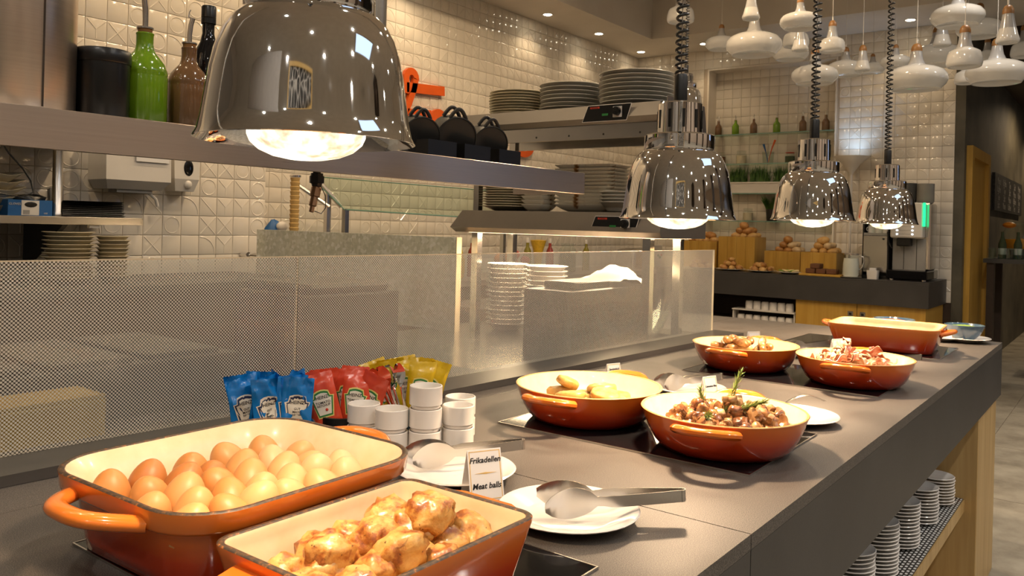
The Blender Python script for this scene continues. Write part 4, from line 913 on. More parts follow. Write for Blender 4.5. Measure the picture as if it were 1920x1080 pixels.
for v in (1.43, 2.25):
    for u in (2.72, 2.97):
        part('post', MB().box(u-.016, u+.016, v-.016, v+.016, .8605, 1.2815), MT['satin'], gt, 0); part('post', MB().box(u-.014, u+.014, v-.014, v+.014, 1.374, 1.71), MT['satin'], gt, 0)
l = bpy.data.lights.new('warming_glow', 'AREA'); l.shape = 'RECTANGLE'; l.size = .26; l.size_y = .85; l.energy = GANTRY_W; l.color = HEAT
o = bpy.data.objects.new('warming_glow', l); COL.objects.link(o); o.location = (2.84, 1.83, 1.278); o.parent = gt
def control(v, z, u=2.648):
    c = part('control_panel', MB().prism([(-.105,-.030),(.085,-.030),(.105,.030),(-.080,.030)], 0, .003), MT['black'], gt, 0, (u, v, z), (PI/2, 0, -PI/2))
    e = MB(); pts = [(-.105,-.030),(.085,-.030),(.105,.030),(-.080,.030)]
    for k in range(4):
        a, b = Vector(pts[k]), Vector(pts[(k+1) % 4]); e.tube([(*a, .002), (*b, .002)], .0014, 6)
    part('panel_edge', e, MT['white'], c); part('brand_plate', MB().box(-.070, -.030, .018, .025, .003, .0034), MT['redink'], c, 0)
    link('lettering', text_mesh('SCHOLL', .008, MT['ink'], 0, bold=.0001), c, (-.050, .0215, .0037))
    part('knob_plate', MB().box(.028, .066, -.018, .022, .003, .0036), MT['white'], c, 0); part('knob', MB().lathe([(.016,.0036),(.015,.018),(.001,.019)], 20, .047, .004), MT['black'], c); part('indicator', MB().box(-.018, .008, -.010, -.002, .003, .0045), MT['greenink'], c, 0)
control(1.535, 1.328); control(1.575, 1.742, 2.640)
# plates on the gantry
stack(8, .150, 2.85, 1.565, 1.7765, .0162, 'greyware', 'on the upper gantry at the right', 'large plates on the upper gantry', .024, .002, what='grey-white dinner plate')
stack(7, .137, 2.87, 1.880, 1.7765, .0162, 'greyware', 'on the upper gantry in the middle', 'large plates on the upper gantry', .024, .002, what='grey-white dinner plate')
stack(9, .130, 2.88, 2.165, 1.7765, .0118, 'stoneware', 'on the upper gantry at the left', 'cream plates on the upper gantry', .020, .002, what='cream plate')
stack(10, .125, 2.84, 2.165, 1.3745, .0105, 'stoneware', 'on the lower gantry at the left', 'cream plates on the lower gantry', .022, .0015, what='cream plate')
def sq_dish(hx, hy, H):
    return MB().loft([rrect(hx*.60, hy*.60, .02, 0, 4), rrect(hx*.80, hy*.80, .02, H*.35, 4), rrect(hx*.985, hy*.985, .012, H-.003, 4), rrect(hx, hy, .012, H, 4), rrect(hx-.004, hy-.004, .012, H+.0005, 4), rrect(hx*.76, hy*.76, .02, H*.38, 4), rrect(hx*.56, hy*.56, .02, .004, 4)], True, True)
SQ = sq_dish(.058, .058, .030).mesh('square_bowl', MT['edged'], 40); SQ2 = sq_dish(.135, .085, .032).mesh('rectangular_dish', MT['edged'], 40)
for i in range(9): one('square_bowl', SQ, None, 'small square cream bowl, %s in its stack on the lower gantry' % ('lowest' if i == 0 else 'topmost' if i == 8 else ORD[i]+' from below'), 'bowl', (2.80, 1.985, 1.3745+i*.0175), (0, 0, rnd.uniform(-.05, .05)), 'square bowls on the lower gantry')
for i in range(12): one('rectangular_dish', SQ2, None, 'brown-edged rectangular dish, %s in its stack on the lower gantry' % ('lowest' if i == 0 else 'topmost' if i == 11 else ORD[i]+' from below'), 'dish', (2.86, 1.765, 1.3745+i*.0145), (0, 0, PI/2+rnd.uniform(-.04, .04)), 'rectangular dishes on the lower gantry')
stack(4, .090, 2.775, 1.575, 1.3745, .013, 'greyware', 'on the lower gantry behind the second lamp', 'bowls on the lower gantry', .040, .0015, 'bowl', 'bowl', 'cream bowl')
t = thing('service_bell', 'small dark service bell dome behind the rectangular dishes', 'bell', (2.98, 1.86, 1.3745)); part('bell_base', MB().lathe([(.04,0),(.04,.16),(.001,.16)], 24), MT['blackiron'], t); part('bell_dome', MB().lathe([(.038,.16),(.034,.178),(.02,.19),(.001,.194)], 24), MT['blackiron'], t); part('bell_button', MB().lathe([(.003,.192),(.003,.204),(.007,.204),(.006,.208),(.001,.208)], 12), MT['blackiron'], t)
# ================================================================ kitchen bench behind the screen
kb = thing('kitchen_bench', 'stainless kitchen bench behind the dotted glass screen', 'bench', (0, 0, 0))
part('bench_top', MB().box(.2, 1.999, 1.53, 2.45, .83, .86), MT['dkgrey'], kb, 0); part('bench_top', MB().prism([(2.0, 1.53), (2.1, 1.445), (3.12, 1.385), (3.12, 2.45), (2.0, 2.45)], .83, .86), MT['satin'], kb, 0); part('bench_front', MB().box(.2, 3.12, 1.56, 1.59, 0, .83), MT['dkgrey'], kb, 0); part('bench_back', MB().box(.2, 3.12, 2.40, 2.43, 0, .83), MT['steel'], kb, 0)  # left top coloured dark for shade, right top bright for the gantry's light
def blk(name, x0, x1, y0, y1, z0, z1, mat, label, cat, extra=None):
    t = thing(name, label, cat, (0, 0, 0)); part('body', MB().box(x0, x1, y0, y1, z0, z1, .004), MT[mat], t, 0)
    if extra: extra(t)
    return t
def ex1(t):
    part('upper_case', MB().box(2.38, 2.62, 1.53, 1.66, 1.1005, 1.125, .004), MT['black'], t, 0); part('front_panel', MB().box(2.32, 2.80, 1.4955, 1.4995, .90, 1.05), MT['hob'], t, 0)
blk('ticket_printer', 2.29, 2.86, 1.50, 1.68, .8605, 1.10, 'black', 'dark grey boxy appliance behind the glass at the right', 'appliance', ex1)
cl = []
for j in range(13):
    for i in range(13):
        x, y = (i/12-.5), (j/12-.5); cl.append((x*.24, y*.20, .045*max(0, 1-(x*x+y*y)*4.6)+.020*noise.noise(Vector((x*5, y*5, 3)))))
m = MB().add(cl, [(j*13+i, j*13+i+1, (j+1)*13+i+1, (j+1)*13+i) for j in range(12) for i in range(12)])
one('kitchen_cloth', m, MT['linen'], 'crumpled white cloth on top of the dark appliance behind glass', 'cloth', (2.745, 1.59, 1.122), smooth=80)
t = thing('mixing_bowl', 'clear glass bowl behind the far end of the screen', 'bowl', (3.01, 1.62, .8605)); part('bowl_glass', MB().lathe([(.06,0),(.10,.05),(.13,.12),(.14,.16),(.137,.16),(.126,.12),(.096,.05),(.056,.004)], 36), MT['glass'], t)
for q, (x, y, n, wh) in enumerate(((2.84, 2.175, 14, 'on the bench behind the screen, left'), (2.84, 1.965, 14, 'on the bench behind the screen, right'))):
    stack(n, .090, x, y, .8605, .0195, 'porcelain', wh, 'bowls on the kitchen bench', .035, .002, 'soup_bowl', 'bowl', 'white soup bowl')
blk('bain_marie', .55, 1.25, 1.80, 2.25, .8605, .98, 'dkgrey', 'low steel food warmer behind the dotted screen at left', 'appliance', lambda t: [part('well_lid', MB().box(.58+i*.22, .77+i*.22, 1.83, 2.22, .9805, .992, .003), MT['dkgrey'], t, 0) for i in range(3)])
blk('meat_slicer', 1.50, 1.86, 1.85, 2.2, .8605, 1.10, 'dkgrey', 'grey kitchen machine behind the joint of the glass panes', 'appliance', lambda t: part('machine_lid', MB().box(1.52, 1.84, 1.87, 2.18, 1.1005, 1.13, .01), MT['dkgrey'], t, 0))
# crackled glass divider
t = thing('crackled_glass_panel', 'greenish crackled glass divider panel behind the screen', 'glass panel', (2.62, 2.28, .86)); part('crackled_glass', MB().box(0, .03, 0, 1.38, 0, .398), MT['crackle'], t, 0); part('panel_edge', MB().box(-.001, .031, -.004, 0, 0, .399), MT['creamedge'], t, 0)
# sneeze guard behind it
t = thing('sneeze_guard', 'tilted clear glass guard on steel posts at the back of kitchen', 'glass guard', (0, 0, 0))
A, B, C_, D_ = Vector((3.36, 4.16, 1.59)), Vector((3.50, 3.99, 1.385)), Vector((5.15, 3.72, 1.345)), Vector((5.10, 3.92, 1.57))
nrm = (B-A).cross(D_-A).normalized()*.006
part('guard_glass', MB().add([A, B, C_, D_, A+nrm, B+nrm, C_+nrm, D_+nrm], [(0,1,2,3),(7,6,5,4),(0,4,5,1),(1,5,6,2),(2,6,7,3),(3,7,4,0)]), MT['greenglass'], t, 0)
e = MB(); e.tube([A, B], .004, 6); e.tube([B, C_], .005, 6); e.tube([A, D_], .004, 6); part('guard_edge', e, MT['glassedge'], t)
for (x, y), zt in (((3.44, 4.08), 1.48), ((3.52, 4.0), 1.39), ((4.9, 3.80), 1.42)):
    part('guard_post', MB().box(x-.016, x+.016, y-.016, y+.016, .9005, zt), MT['satin'], t, 0)
for a, b in (((3.40, 4.12, 1.56), (3.50, 4.02, 1.40)), ((3.30, 4.20, 1.53), (3.44, 4.06, 1.40))): part('guard_arm', MB().tube([a, b], .014, 8), MT['satin'], t)
# wafer cone tube
t = thing('cone_dispenser', 'tall tan stack of wafer cones in a tube, with steel cap', 'dispenser', (3.083, 3.95, .9005)); m = []
for i in range(24): m += [(.024, .02+i*.0268), (.029, .043+i*.0268)]
part('wafer_stack', MB().lathe(m, 24), MT['cone'], t, 20); part('dispenser_cap', MB().lathe([(.034,.664),(.034,.674),(.02,.682),(.001,.684)], 24), MT['chrome'], t); part('dispenser_base', MB().lathe([(.05,0),(.05,.02),(.001,.02)], 24), MT['satin'], t)
# wall counter along the back left wall with its jars and bottles
kc = thing('wall_counter', 'long kitchen side counter against the left wall', 'counter', (0, 0, 0)); part('counter_top', MB().box(2.85, 8.15, 3.85, 4.48, .86, .90), MT['steel'], kc, 0); part('counter_front', MB().box(2.85, 8.15, 3.90, 3.93, 0, .86), MT['darkwood'], kc, 0)
def wpos(px, v=4.15):
    d = CX*((px-960)/FPX) - CY*((470-540-SHY)/FPX) + fw; k = v/d.y; return d.x*k, v
def oilbottle(px, label, mat, s=1.0):
    x, y = wpos(px); t = thing('glass_bottle', label, 'bottle', (x, y, .9005), 0, 'oil bottles on the side counter'); t.scale = (s,)*3
    part('bottle_glass', MB().lathe([(.001,0),(.034,0),(.036,.004),(.036,.16),(.030,.20),(.015,.23),(.013,.27)], 24), MT[mat], t); part('stopper', MB().lathe([(.015,.265),(.017,.28),(.014,.305),(.001,.308)], 16), MT['white'], t)
oilbottle(885, 'slim bottle of red chilli oil left of the gantry post', 'redoil'); oilbottle(989, 'slim green oil bottle beside the pasta jar', 'oil'); oilbottle(1031, 'slim amber oil bottle right of the pasta jar', 'redoil', .98); oilbottle(1099, 'slim green oil bottle right of the spice jar', 'oil', .95)
x, y = wpos(1009); t = thing('pasta_jar', 'glass jar with a fan of yellow pasta on the side counter', 'jar', (x, y, .9005)); part('pasta', MB().lathe([(.03,.05),(.035,.12),(.045,.20),(.072,.285),(.001,.29)], 24), MT['pasta'], t, 20); part('jar_glass', MB().lathe([(.001,0),(.05,0),(.052,.02),(.046,.13),(.05,.16)], 24), MT['glass'], t)
x, y = wpos(1064); t = thing('spice_jar', 'round glass jar half full of dark green herbs', 'jar', (x, y, .9005)); part('herbs', MB().lathe([(.001,.004),(.075,.004),(.078,.12),(.074,.165),(.001,.168)], 28), MT['spice'], t); part('jar_glass', MB().lathe([(.08,0),(.082,.17),(.078,.20),(.055,.225),(.058,.25),(.06,.255)], 28), MT['glass'], t)
for q, (px, z, mat, lb) in enumerate(((936, 1.02, 'fruit', 'orange at the left end of the fruit bowl'), (952, 1.03, 'fruit', 'orange in the middle of the fruit bowl'), (966, 1.05, 'apple', 'red onion on top of the fruit bowl'), (963, .985, 'apple', 'red fruit at the front of the bowl'), (985, 1.00, 'apple', 'red apple right of the gantry post'))):
    x, y = wpos(px); one('fruit', MB().sphere(.042, .042, .040, (0,0,0), 16, 10, lambda p: 1-.06*max(0, p.z)**6), MT[mat], lb, 'fruit', (x, y, z+.015), group='fruit in the kitchen bowl', smooth=80)
x, y = wpos(956); t = thing('fruit_bowl', 'wide bowl of oranges on the side counter', 'bowl', (x, y, .9005)); part('bowl_body', MB().lathe([(.001,0),(.06,0),(.12,.05),(.16,.095),(.156,.096),(.11,.05),(.05,.012),(.001,.01)], 32), MT['greyware'], t)
x, y = wpos(1190); t = thing('toaster', 'steel toaster on the side counter behind the gantry', 'toaster', (x, y, .9005), 0); part('toaster_body', MB().loft([rrect(.21,.12,.05,0,5), rrect(.21,.12,.05,.12,5), rrect(.20,.11,.05,.185,5), rrect(.17,.08,.05,.20,5)], True, True), MT['satin'], t); part('toaster_slot', MB().box(-.15, .15, -.03, .03, .2005, .202), MT['black'], t, 0)
x, y = wpos(1236); t = thing('recipe_board', 'white board with a small plant picture on the side counter', 'board', (x, y, .9005)); part('board', MB().box(-.17, .17, -.01, .01, 0, .235, .004), MT['white'], t, 0)
for a, b, c_ in ((-.04,.12,'greenink'), (.0,.10,'greenink'), (.04,.125,'redink')): part('printed_leaf', MB().sphere(.028, .002, .014, (a, -.011, b), 12, 6), MT[c_], t)
t = thing('pasta_bag', 'yellow bag of pasta above the crackled glass panel', 'bag', (*wpos(855, 4.1), .9005)); part('bag_body', MB().sphere(.075, .05, .13, (0,0,.13), 16, 10, lambda p: 1+.08*noise.noise(p*4)), MT['pasta'], t, 80); part('bag_base', MB().lathe([(.06,0),(.07,.05),(.07,.15),(.001,.16)], 20), MT['pasta'], t)
t = thing('blue_bag', 'blue and white printed bag left of the cone dispenser', 'bag', (*wpos(512, 4.1), .9005)); part('bag_body', MB().sphere(.085, .05, .17, (0,0,.24), 18, 12, lambda p: 1+.10*noise.noise(p*4)), MT['bluebox'], t, 80); part('bag_print', MB().sphere(.04, .02, .03, (.03,-.040,.37), 14, 8), MT['white'], t); part('bag_base', MB().lathe([(.05,0),(.075,.05),(.08,.2),(.001,.21)], 20), MT['bluebox'], t)
x, y = wpos(466, 3.78); t = thing('wall_tap', 'small chrome wall tap just above the glass edge', 'tap', (x, y, 1.12)); part('tap_body', MB().tube([(0,.06,0),(0,0,0)], .014, 12), MT['chrome'], t); part('tap_lever', MB().tube([(0,0,0),(.04,-.01,-.006),(.06,-.01,-.01)], .007, 8), MT['chrome'], t)
# ================================================================ wall shelf at the left
ws = thing('wall_shelf', 'narrow steel wall shelf under the long steel shelf', 'shelf', (0, 0, 0)); part('shelf_board', MB().box(.6, 1.885, 3.45, 3.845, 1.272, 1.303, .001), MT['satin'], ws, 0)
part('shelf_bracket', MB().prism([(0, 0), (.37, 0), (.37, -.20)], 0, .02).xf(Matrix.Translation((1.56, 3.47, 1.271)) @ Matrix.Rotation(PI/2, 4, 'Z') @ Matrix.Rotation(PI/2, 4, 'X')), MT['dkgrey'], ws, 0); part('shelf_tube', MB().lathe([(.021,1.304),(.021,1.318),(.0195,1.32),(.0195,1.61)], 20, 1.546, 3.50), MT['satin'], ws); part('shelf_clip', MB().box(1.66, 1.70, 3.46, 3.48, 1.258, 1.2715), MT['white'], ws, 0)
us = thing('upper_wall_shelf', 'upper steel wall shelf mostly hidden by the long shelf', 'shelf', (0, 0, 0)); part('shelf_board', MB().box(.6, 1.72, 3.45, 3.845, 1.612, 1.63), MT['bluebox'], us, 0); part('shelf_tray', MB().box(1.0, 1.40, 3.42, 3.80, 1.590, 1.611), MT['yellowbox'], us, 0)
ls = thing('dark_kitchen_unit', 'dark kitchen unit carrying plate stacks behind the dotted glass', 'unit', (0, 0, 0)); part('unit_top', MB().box(.3, 2.60, 3.20, 3.838, 1.00, 1.03), MT['dkgrey'], ls, 0); part('unit_body', MB().box(.3, 2.60, 3.24, 3.838, 0, .9995), MT['darkwood'], ls, 0)
blk('wooden_crate', .55, .82, 1.62, 1.74, .8605, .955, 'honey', 'honey wooden crate behind the dotted screen at the far left', 'crate', lambda t: part('crate_lid', MB().box(.552, .818, 1.622, 1.738, .9555, .962), MT['honey'], t, 0))
t = thing('glove_box', 'blue and white box of black gloves on the wall shelf', 'box', (1.43, 3.52, 1.3035)); part('carton', MB().box(-.078, .085, -.05, .05, 0, .062), MT['bluebox'], t, 0); part('carton_panel', MB().box(-.03, .035, -.0515, -.0502, .002, .060), MT['white'], t, 0); part('printed_hand', MB().sphere(.024, .001, .011, (.004,-.052,.044), 14, 6), MT['black'], t)
part('printed_bars', MB().box(-.024, .0, -.0522, -.0515, .006, .022), MT['greyplastic'], t, 0); part('glove', MB().sphere(.06, .035, .018, (.02,0,.068), 16, 8, lambda p: 1+.45*noise.noise(p*4)), MT['black'], t, 80)
link('lettering', text_mesh('GLOVES', .012, MT['white'], 0), t, (-.054, -.0505, .045), (PI/2, 0, 0)); link('lettering', text_mesh('100', .010, MT['white'], 0), t, (.060, -.0505, .010), (PI/2, 0, 0))
tm = MB().loft([rrect(.110,.08,.012,0,3), rrect(.118,.088,.012,.006,3), rrect(.115,.085,.012,.006,3), rrect(.108,.078,.012,.001,3)], True, True).mesh('black_tray', MT['black'], 30)
for i in range(9): one('black_tray', tm, None, 'flat black tray, %s in the stack on the wall shelf' % ('lowest' if i == 0 else 'topmost' if i == 8 else ORD[i]+' from below'), 'tray', (1.70+rnd.uniform(-.006, .006), 3.56, 1.3035+i*.0075), (0, 0, rnd.uniform(-.04, .04)), 'black trays on the wall shelf')
OV = MB().loft([[(p[0], p[1], p[2]+.010*math.cos(2*math.atan2(p[1], p[0]))) for p in [(r*1.5*math.cos(a*PI/12), r*math.sin(a*PI/12), z) for a in range(24)]] for r, z in ((.045,0),(.07,.02),(.085,.035),(.083,.036),(.066,.022),(.04,.005))], True, True).mesh('wavy_dish', MT['stoneware'], 60)
for i in range(5): one('wavy_dish', OV, None, 'cream wavy oval dish, %s in the pile at the left edge' % ('lowest' if i == 0 else 'topmost' if i == 4 else ORD[i]+' from below'), 'dish', (1.345, 3.60, 1.315+i*.030), (0, 0, .1*i), 'wavy oval dishes on the wall shelf')
one('loose_cable', MB().tube([(1.30, 3.44, 1.60), (1.335, 3.43, 1.54), (1.385, 3.43, 1.485), (1.415, 3.43, 1.44), (1.425, 3.43, 1.395), (1.38, 3.43, 1.375), (1.28, 3.43, 1.39)], .003, 6), MT['rubber'], 'thin black cable looping down at the left edge', 'cable')
for (x, n, r, lb) in ((1.575, 12, .098, 'on the low wall shelf at the left'), (1.755, 11, .068, 'on the low wall shelf at the right')):
    stack(n, r, x, 3.45, 1.0305, .0165, 'stoneware', lb, 'bowls on the low wall shelf', .030, .004, 'bowl', 'bowl', 'cream bowl')
# dispensers on the wall
t = thing('towel_dispenser', 'large grey-white paper towel dispenser on the tiled wall', 'dispenser', (1.985, 3.842, 1.375)); part('dispenser_case', MB().loft([[(-.13,-.0,.06),(.13,0,.06),(.13,-.13,.06),(-.13,-.13,.06)], [(-.155,0,.10),(.155,0,.10),(.155,-.17,.10),(-.155,-.17,.10)], [(-.155,0,.36),(.155,0,.36),(.155,-.16,.36),(-.155,-.16,.36)]], True, True), MT['white'], t, 0); part('dispenser_window', MB().box(-.02, .14, -.175, -.171, .19, .30), MT['paper'], t, 0); part('towel_outlet', MB().box(-.08, .09, -.12, -.04, .045, .0595), MT['greyplastic'], t, 0); part('cut_lever', MB().tube([(.08,-.10,.05),(.12,-.10,.02),(.13,-.10,-.015)], .008, 8), MT['white'], t)
t = thing('soap_dispenser', 'white soap dispenser with oval window on the tiled wall', 'dispenser', (2.262, 3.842, 1.44)); part('dispenser_case', MB().loft([[(-.055,0,0),(.055,0,0),(.05,-.085,.0),(-.05,-.085,.0)], [(-.07,0,.06),(.07,0,.06),(.066,-.105,.06),(-.066,-.105,.06)], [(-.075,0,.24),(.075,0,.24),(.07,-.10,.24),(-.07,-.10,.24)]], True, True), MT['white'], t, 0)
part('oval_window', MB().sphere(.026, .006, .040, (.008,-.104,.115), 18, 10), MT['hob'], t); part('push_button', MB().sphere(.022, .014, .022, (.01,-.095,.035), 14, 8), MT['white'], t)
one('wall_socket', MB().box(-.03, .03, -.012, 0, -.03, .03, .004), MT['greyplastic'], 'small grey wall socket behind the black trays', 'socket', (1.69, 3.842, 1.40))
# orange script letters on the far wall
def stroke(pts, w=.055, d=.03):
    m = MB(); rings = []; n = len(pts)
    for i, (x, z) in enumerate(pts):
        x0, z0 = pts[max(i-1, 0)]; x1, z1 = pts[min(i+1, n-1)]; t_ = Vector((x1-x0, z1-z0)).normalized(); nx, nz = -t_.y*w/2, t_.x*w/2
        rings.append([(x+nx, 0, z+nz), (x-nx, 0, z-nz), (x-nx, -d, z-nz), (x+nx, -d, z+nz)])
    return m.loft(rings, True, True)
ow = thing('wall_lettering', 'orange script lettering mounted on the far tiled wall', 'lettering', (0, 4.485, 0))
def arc(cx, cz, rx, rz_, a0, a1, n=14): return [(cx+rx*math.cos(a0+(a1-a0)*k/n), cz+rz_*math.sin(a0+(a1-a0)*k/n)) for k in range(n+1)]
part('letter', stroke([(4.40, 2.02), (4.47, 2.12), (4.53, 2.22), (4.58, 2.34), (4.60, 2.42)] + arc(4.55, 2.42, .055, .055, 0, PI*1.05, 8) + [(4.50, 2.36), (4.50, 2.30)]), MT['orange_letter'], ow, 0)
part('letter_bar', stroke([(4.50, 2.345), (4.93, 2.375)], .075), MT['orange_letter'], ow, 0)
part('letter', stroke([(4.52, 2.150), (4.78, 2.168)], .07), MT['orange_letter'], ow, 0)
part('letter', stroke([(4.75, 1.95), (4.80, 2.10)] + arc(4.87, 2.12, .07, .07, PI, 0, 10) + [(4.94, 1.98)], .07), MT['orange_letter'], ow, 0)
part('letter', stroke([(4.98, 2.08), (5.20, 2.115)], .075), MT['orange_letter'], ow, 0); part('letter', stroke(arc(5.25, 2.0, .12, .09, 0, PI, 12), .06), MT['orange_letter'], ow, 0); part('letter', stroke([(5.05, 1.90), (5.45, 1.97)], .06), MT['orange_letter'], ow, 0)
part('letter', stroke(arc(6.03, 2.05, .13, .09, -PI*1.05, PI*.95, 24), .055), MT['orange_letter'], ow, 0)
# ================================================================ bread counter at the back
bc = thing('bread_counter', 'dark bread and coffee counter with oak cabinets at the back wall', 'counter', (0, 0, 0))
part('counter_top', MB().box(7.40, 8.19, 1.335, 3.80, .91, .93), MT['fascia'], bc, 0); part('apron', MB().box(7.40, 7.43, 1.335, 3.80, .715, .9095), MT['fascia'], bc, 0); part('apron', MB().box(7.43, 8.19, 1.335, 1.36, .715, .9095), MT['fascia'], bc, 0)
for a, b in ((1.36, 1.895), (1.90, 2.42)):
    d = part('cabinet_door', MB().box(7.44, 7.46, a, b, .03, .712), MT['honey'], bc, 0)
    y = b-.045 if b < 2 else a+.05
    part('recessed_pull', MB().box(7.436, 7.4398, y-.022, y+.022, .60, .645), MT['satin'], d, 0); part('pull_hole', MB().box(7.4352, 7.4358, y-.010, y+.012, .612, .632), MT['black'], d, 0)
part('cabinet_side', MB().box(7.46, 8.19, 1.36, 1.38, .03, .712), MT['honey'], bc, 0); part('cabinet_partition', MB().box(7.46, 8.19, 2.40, 2.42, .03, .712), MT['darkwood'], bc, 0); part('open_shelf', MB().box(7.46, 8.19, 2.42, 3.80, .43, .45), MT['darkwood'], bc, 0); part('cabinet_back', MB().box(8.17, 8.19, 2.42, 3.80, .03, .712), MT['darkwood'], bc, 0)
# mugs in two rows
mg_ = thing('coffee_mug', 'x', 'mug'); part('mug_body', MB().lathe([(.001,.085),(.030,.085),(.036,.080),(.040,.06),(.040,.0),(.037,0),(.037,.055),(.001,.075)], 24), MT['porcelain'], mg_); part('mug_handle', MB().tube([(0,-.038,.02),(0,-.055,.025),(0,-.062,.04),(0,-.055,.058),(0,-.038,.062)], .005, 6), MT['porcelain'], mg_)
k = 0
for row, (z, nm) in enumerate(((.455, 'lower'), (.5855, 'upper'))):
    for i in range(7 if row == 0 else 6):
        loc = (7.52, 2.500+i*.076, z); lb = 'white mug in the %s row under the bread counter, %s from the oak door' % (nm, ORD[i])
        if k == 0: mg_.location = loc; mg_['label'] = lb; mg_['group'] = 'white mugs under the bread counter'; mg_.rotation_euler = (0, 0, 1.7); mg_.scale = (.9,)*3
        else: dup(mg_, loc, rnd.uniform(1.2, 2.0), lb, 'white mugs under the bread counter')
        k += 1
t = thing('mug_tray', 'white tray between the two rows of mugs', 'tray', (0, 0, 0)); part('tray_plate', MB().box(7.44, 7.60, 2.43, 3.02, .5725, .585, .003), MT['white'], t, 0)
for y in (2.438, 3.012): part('tray_leg', MB().box(7.46, 7.58, y-.006, y+.006, .4505, .572), MT['white'], t, 0)
# bread boxes and rolls
ROLL = [[lump('bread_roll', .052, .040, .034, 60+s+10*c, .10, MT['bread%d' % c], 1.6, 16, 10) for s in range(2)] for c in range(4)]
bxr = random.Random(3)
def bread_box(v0, v1, z0, z1, u, label, n, cols, wh, planks=4):
    t = thing('bread_box', label, 'box', (0, 0, 0), 0, 'wooden bread boxes')
    w = (v1-v0)/planks
    for i in range(planks): part('plank', MB().box(u, u+.018, v0+i*w+.0008, v0+(i+1)*w-.0008, z0, z1), MT['honey'], t, 0)
    part('box_side', MB().box(u+.018, u+.30, v0, v0+.018, z0, z1), MT['honey'], t, 0); part('box_side', MB().box(u+.018, u+.30, v1-.018, v1, z0, z1), MT['honey'], t, 0); part('box_floor', MB().box(u+.018, u+.30, v0+.018, v1-.018, z1-.042, z1-.028), MT['honey'], t, 0); part('box_back', MB().box(u+.282, u+.30, v0+.018, v1-.018, z0, z1), MT['honey'], t, 0)
    nv = max(2, int((v1-v0-.05)/.080)); k = 0
    for l in range(3):
        for j in range(2 if l < 2 else 1):
            for i in range(nv-l):
                if k >= n: return
                c = cols[bxr.randrange(len(cols))]
                one('bread_roll', ROLL[c][k % 2], None, '%s roll, %s from right, %s %s layer in %s' % (('golden', 'dark brown', 'pale', 'chestnut')[c], ORD[i], ('front', 'back')[j], ('bottom', 'middle', 'top')[l], wh), 'bread roll', (u+.09+j*.11, v0+.062+i*.080+l*.042, z1+.010+l*.050), (bxr.uniform(-.3, .3), bxr.uniform(-.3, .3), bxr.uniform(0, 6)), 'bread rolls in the wooden boxes', scale=bxr.uniform(.92, 1.08)); k += 1
bread_box(2.93, 3.30, .9305, 1.255, 7.75, 'tallest wooden bread box, piled with round rolls', 26, (0, 0, 1, 3), 'the tallest box')
bread_box(2.50, 2.84, .9305, 1.13, 7.77, 'middle wooden bread box with mixed seeded rolls', 18, (0, 2, 3), 'the middle box', 3)
bread_box(2.14, 2.46, .9305, 1.135, 7.66, 'right wooden bread box with long pale loaves', 12, (2, 0), 'the right box', 3)
bread_box(3.36, 3.75, .9305, 1.20, 7.85, 'wooden bread box behind the glass edge at the left', 10, (0, 3), 'the left box', 4)
PAS = [lump('pastry', .038, .028, .024, 90+s, .25, MT['bread%d' % (0, 3)[s % 2]], 2.0, 14, 9) for s in range(4)]
for (v, n, lb) in ((3.40, 12, 'left'), (3.09, 14, 'middle'), (2.79, 12, 'right')):
    plate(.14, 7.57, v, .9305, 'grey plate of small pastries at the front of the bread counter, %s one' % lb, 'greyware', 'pastry plates')
    for i in range(n):
        l = 0 if i < 7 else 1 if i < 12 else 2; a = 2*PI*i/7+(l*.4); rr = (.085, .045, .01)[l] if i % 7 else .02
        one('pastry', PAS[i % 4], None, 'small golden pastry heaped on the %s pastry plate' % lb, 'pastry', (7.57+rr*math.cos(a), v+rr*math.sin(a), .9305+.030+l*.036), (bxr.uniform(-.5, .5), bxr.uniform(-.5, .5), bxr.uniform(0, 6)), 'pastries on the %s plate' % lb)
plate(.11, 7.54, 2.52, .9305, 'grey plate with pale slices and green garnish', 'greyware'); 
for i in range(9): one('cheese_slice', MB().box(-.03, .03, -.022, .022, -.006, .006, .002), MT['cheese' if i % 3 else 'herb'], '%s slice from the left on the slices plate' % ORD[i], 'slice', (7.52+.03*(i % 2), 2.58-.015*i, .9305+.028+.003*(i % 2)), (.2, .1, .3*i), 'slices on the garnished plate')
t = thing('cake_board', 'honey wooden board under the dark cakes', 'board', (7.53, 2.22, .9305)); part('board', MB().box(-.10, .10, -.18, .18, 0, .02, .003), MT['honey'], t, 0)
for i, (y, z, lb) in enumerate(((.09, .0205, 'left'), (0, .0205, 'middle'), (-.09, .0205, 'right'), (.05, .0655, 'upper'))): one('cake_slab', MB().box(-.06, .06, -.042, .042, 0, .044, .006), MT['cake'], 'dark brown cake slab on the wooden board, %s one' % lb, 'cake', (7.52, 2.22+y, .9305+z), group='dark cake slabs')
t = thing('milk_jug', 'glass jug of milk with steel handle beside the toaster case', 'jug', (7.51, 1.975, .9305)); part('saucer', MB().lathe([(.001,0),(.07,0),(.095,.008),(.001,.010)], 28), MT['porcelain'], t); part('milk', MB().lathe([(.001,.011),(.058,.011),(.068,.03),(.064,.12),(.058,.17),(.001,.172)], 28), MT['milk'], t); part('jug_glass', MB().lathe([(.061,.0105),(.071,.03),(.067,.12),(.061,.175),(.064,.20),(.062,.20)], 28), MT['glass'], t); part('jug_lid', MB().lathe([(.065,.20),(.065,.212),(.001,.216)], 24), MT['satin'], t); part('jug_handle', MB().tube([(0,-.064,.19),(0,-.10,.185),(0,-.108,.14),(0,-.09,.09),(0,-.067,.07)], .007, 8), MT['satin'], t)
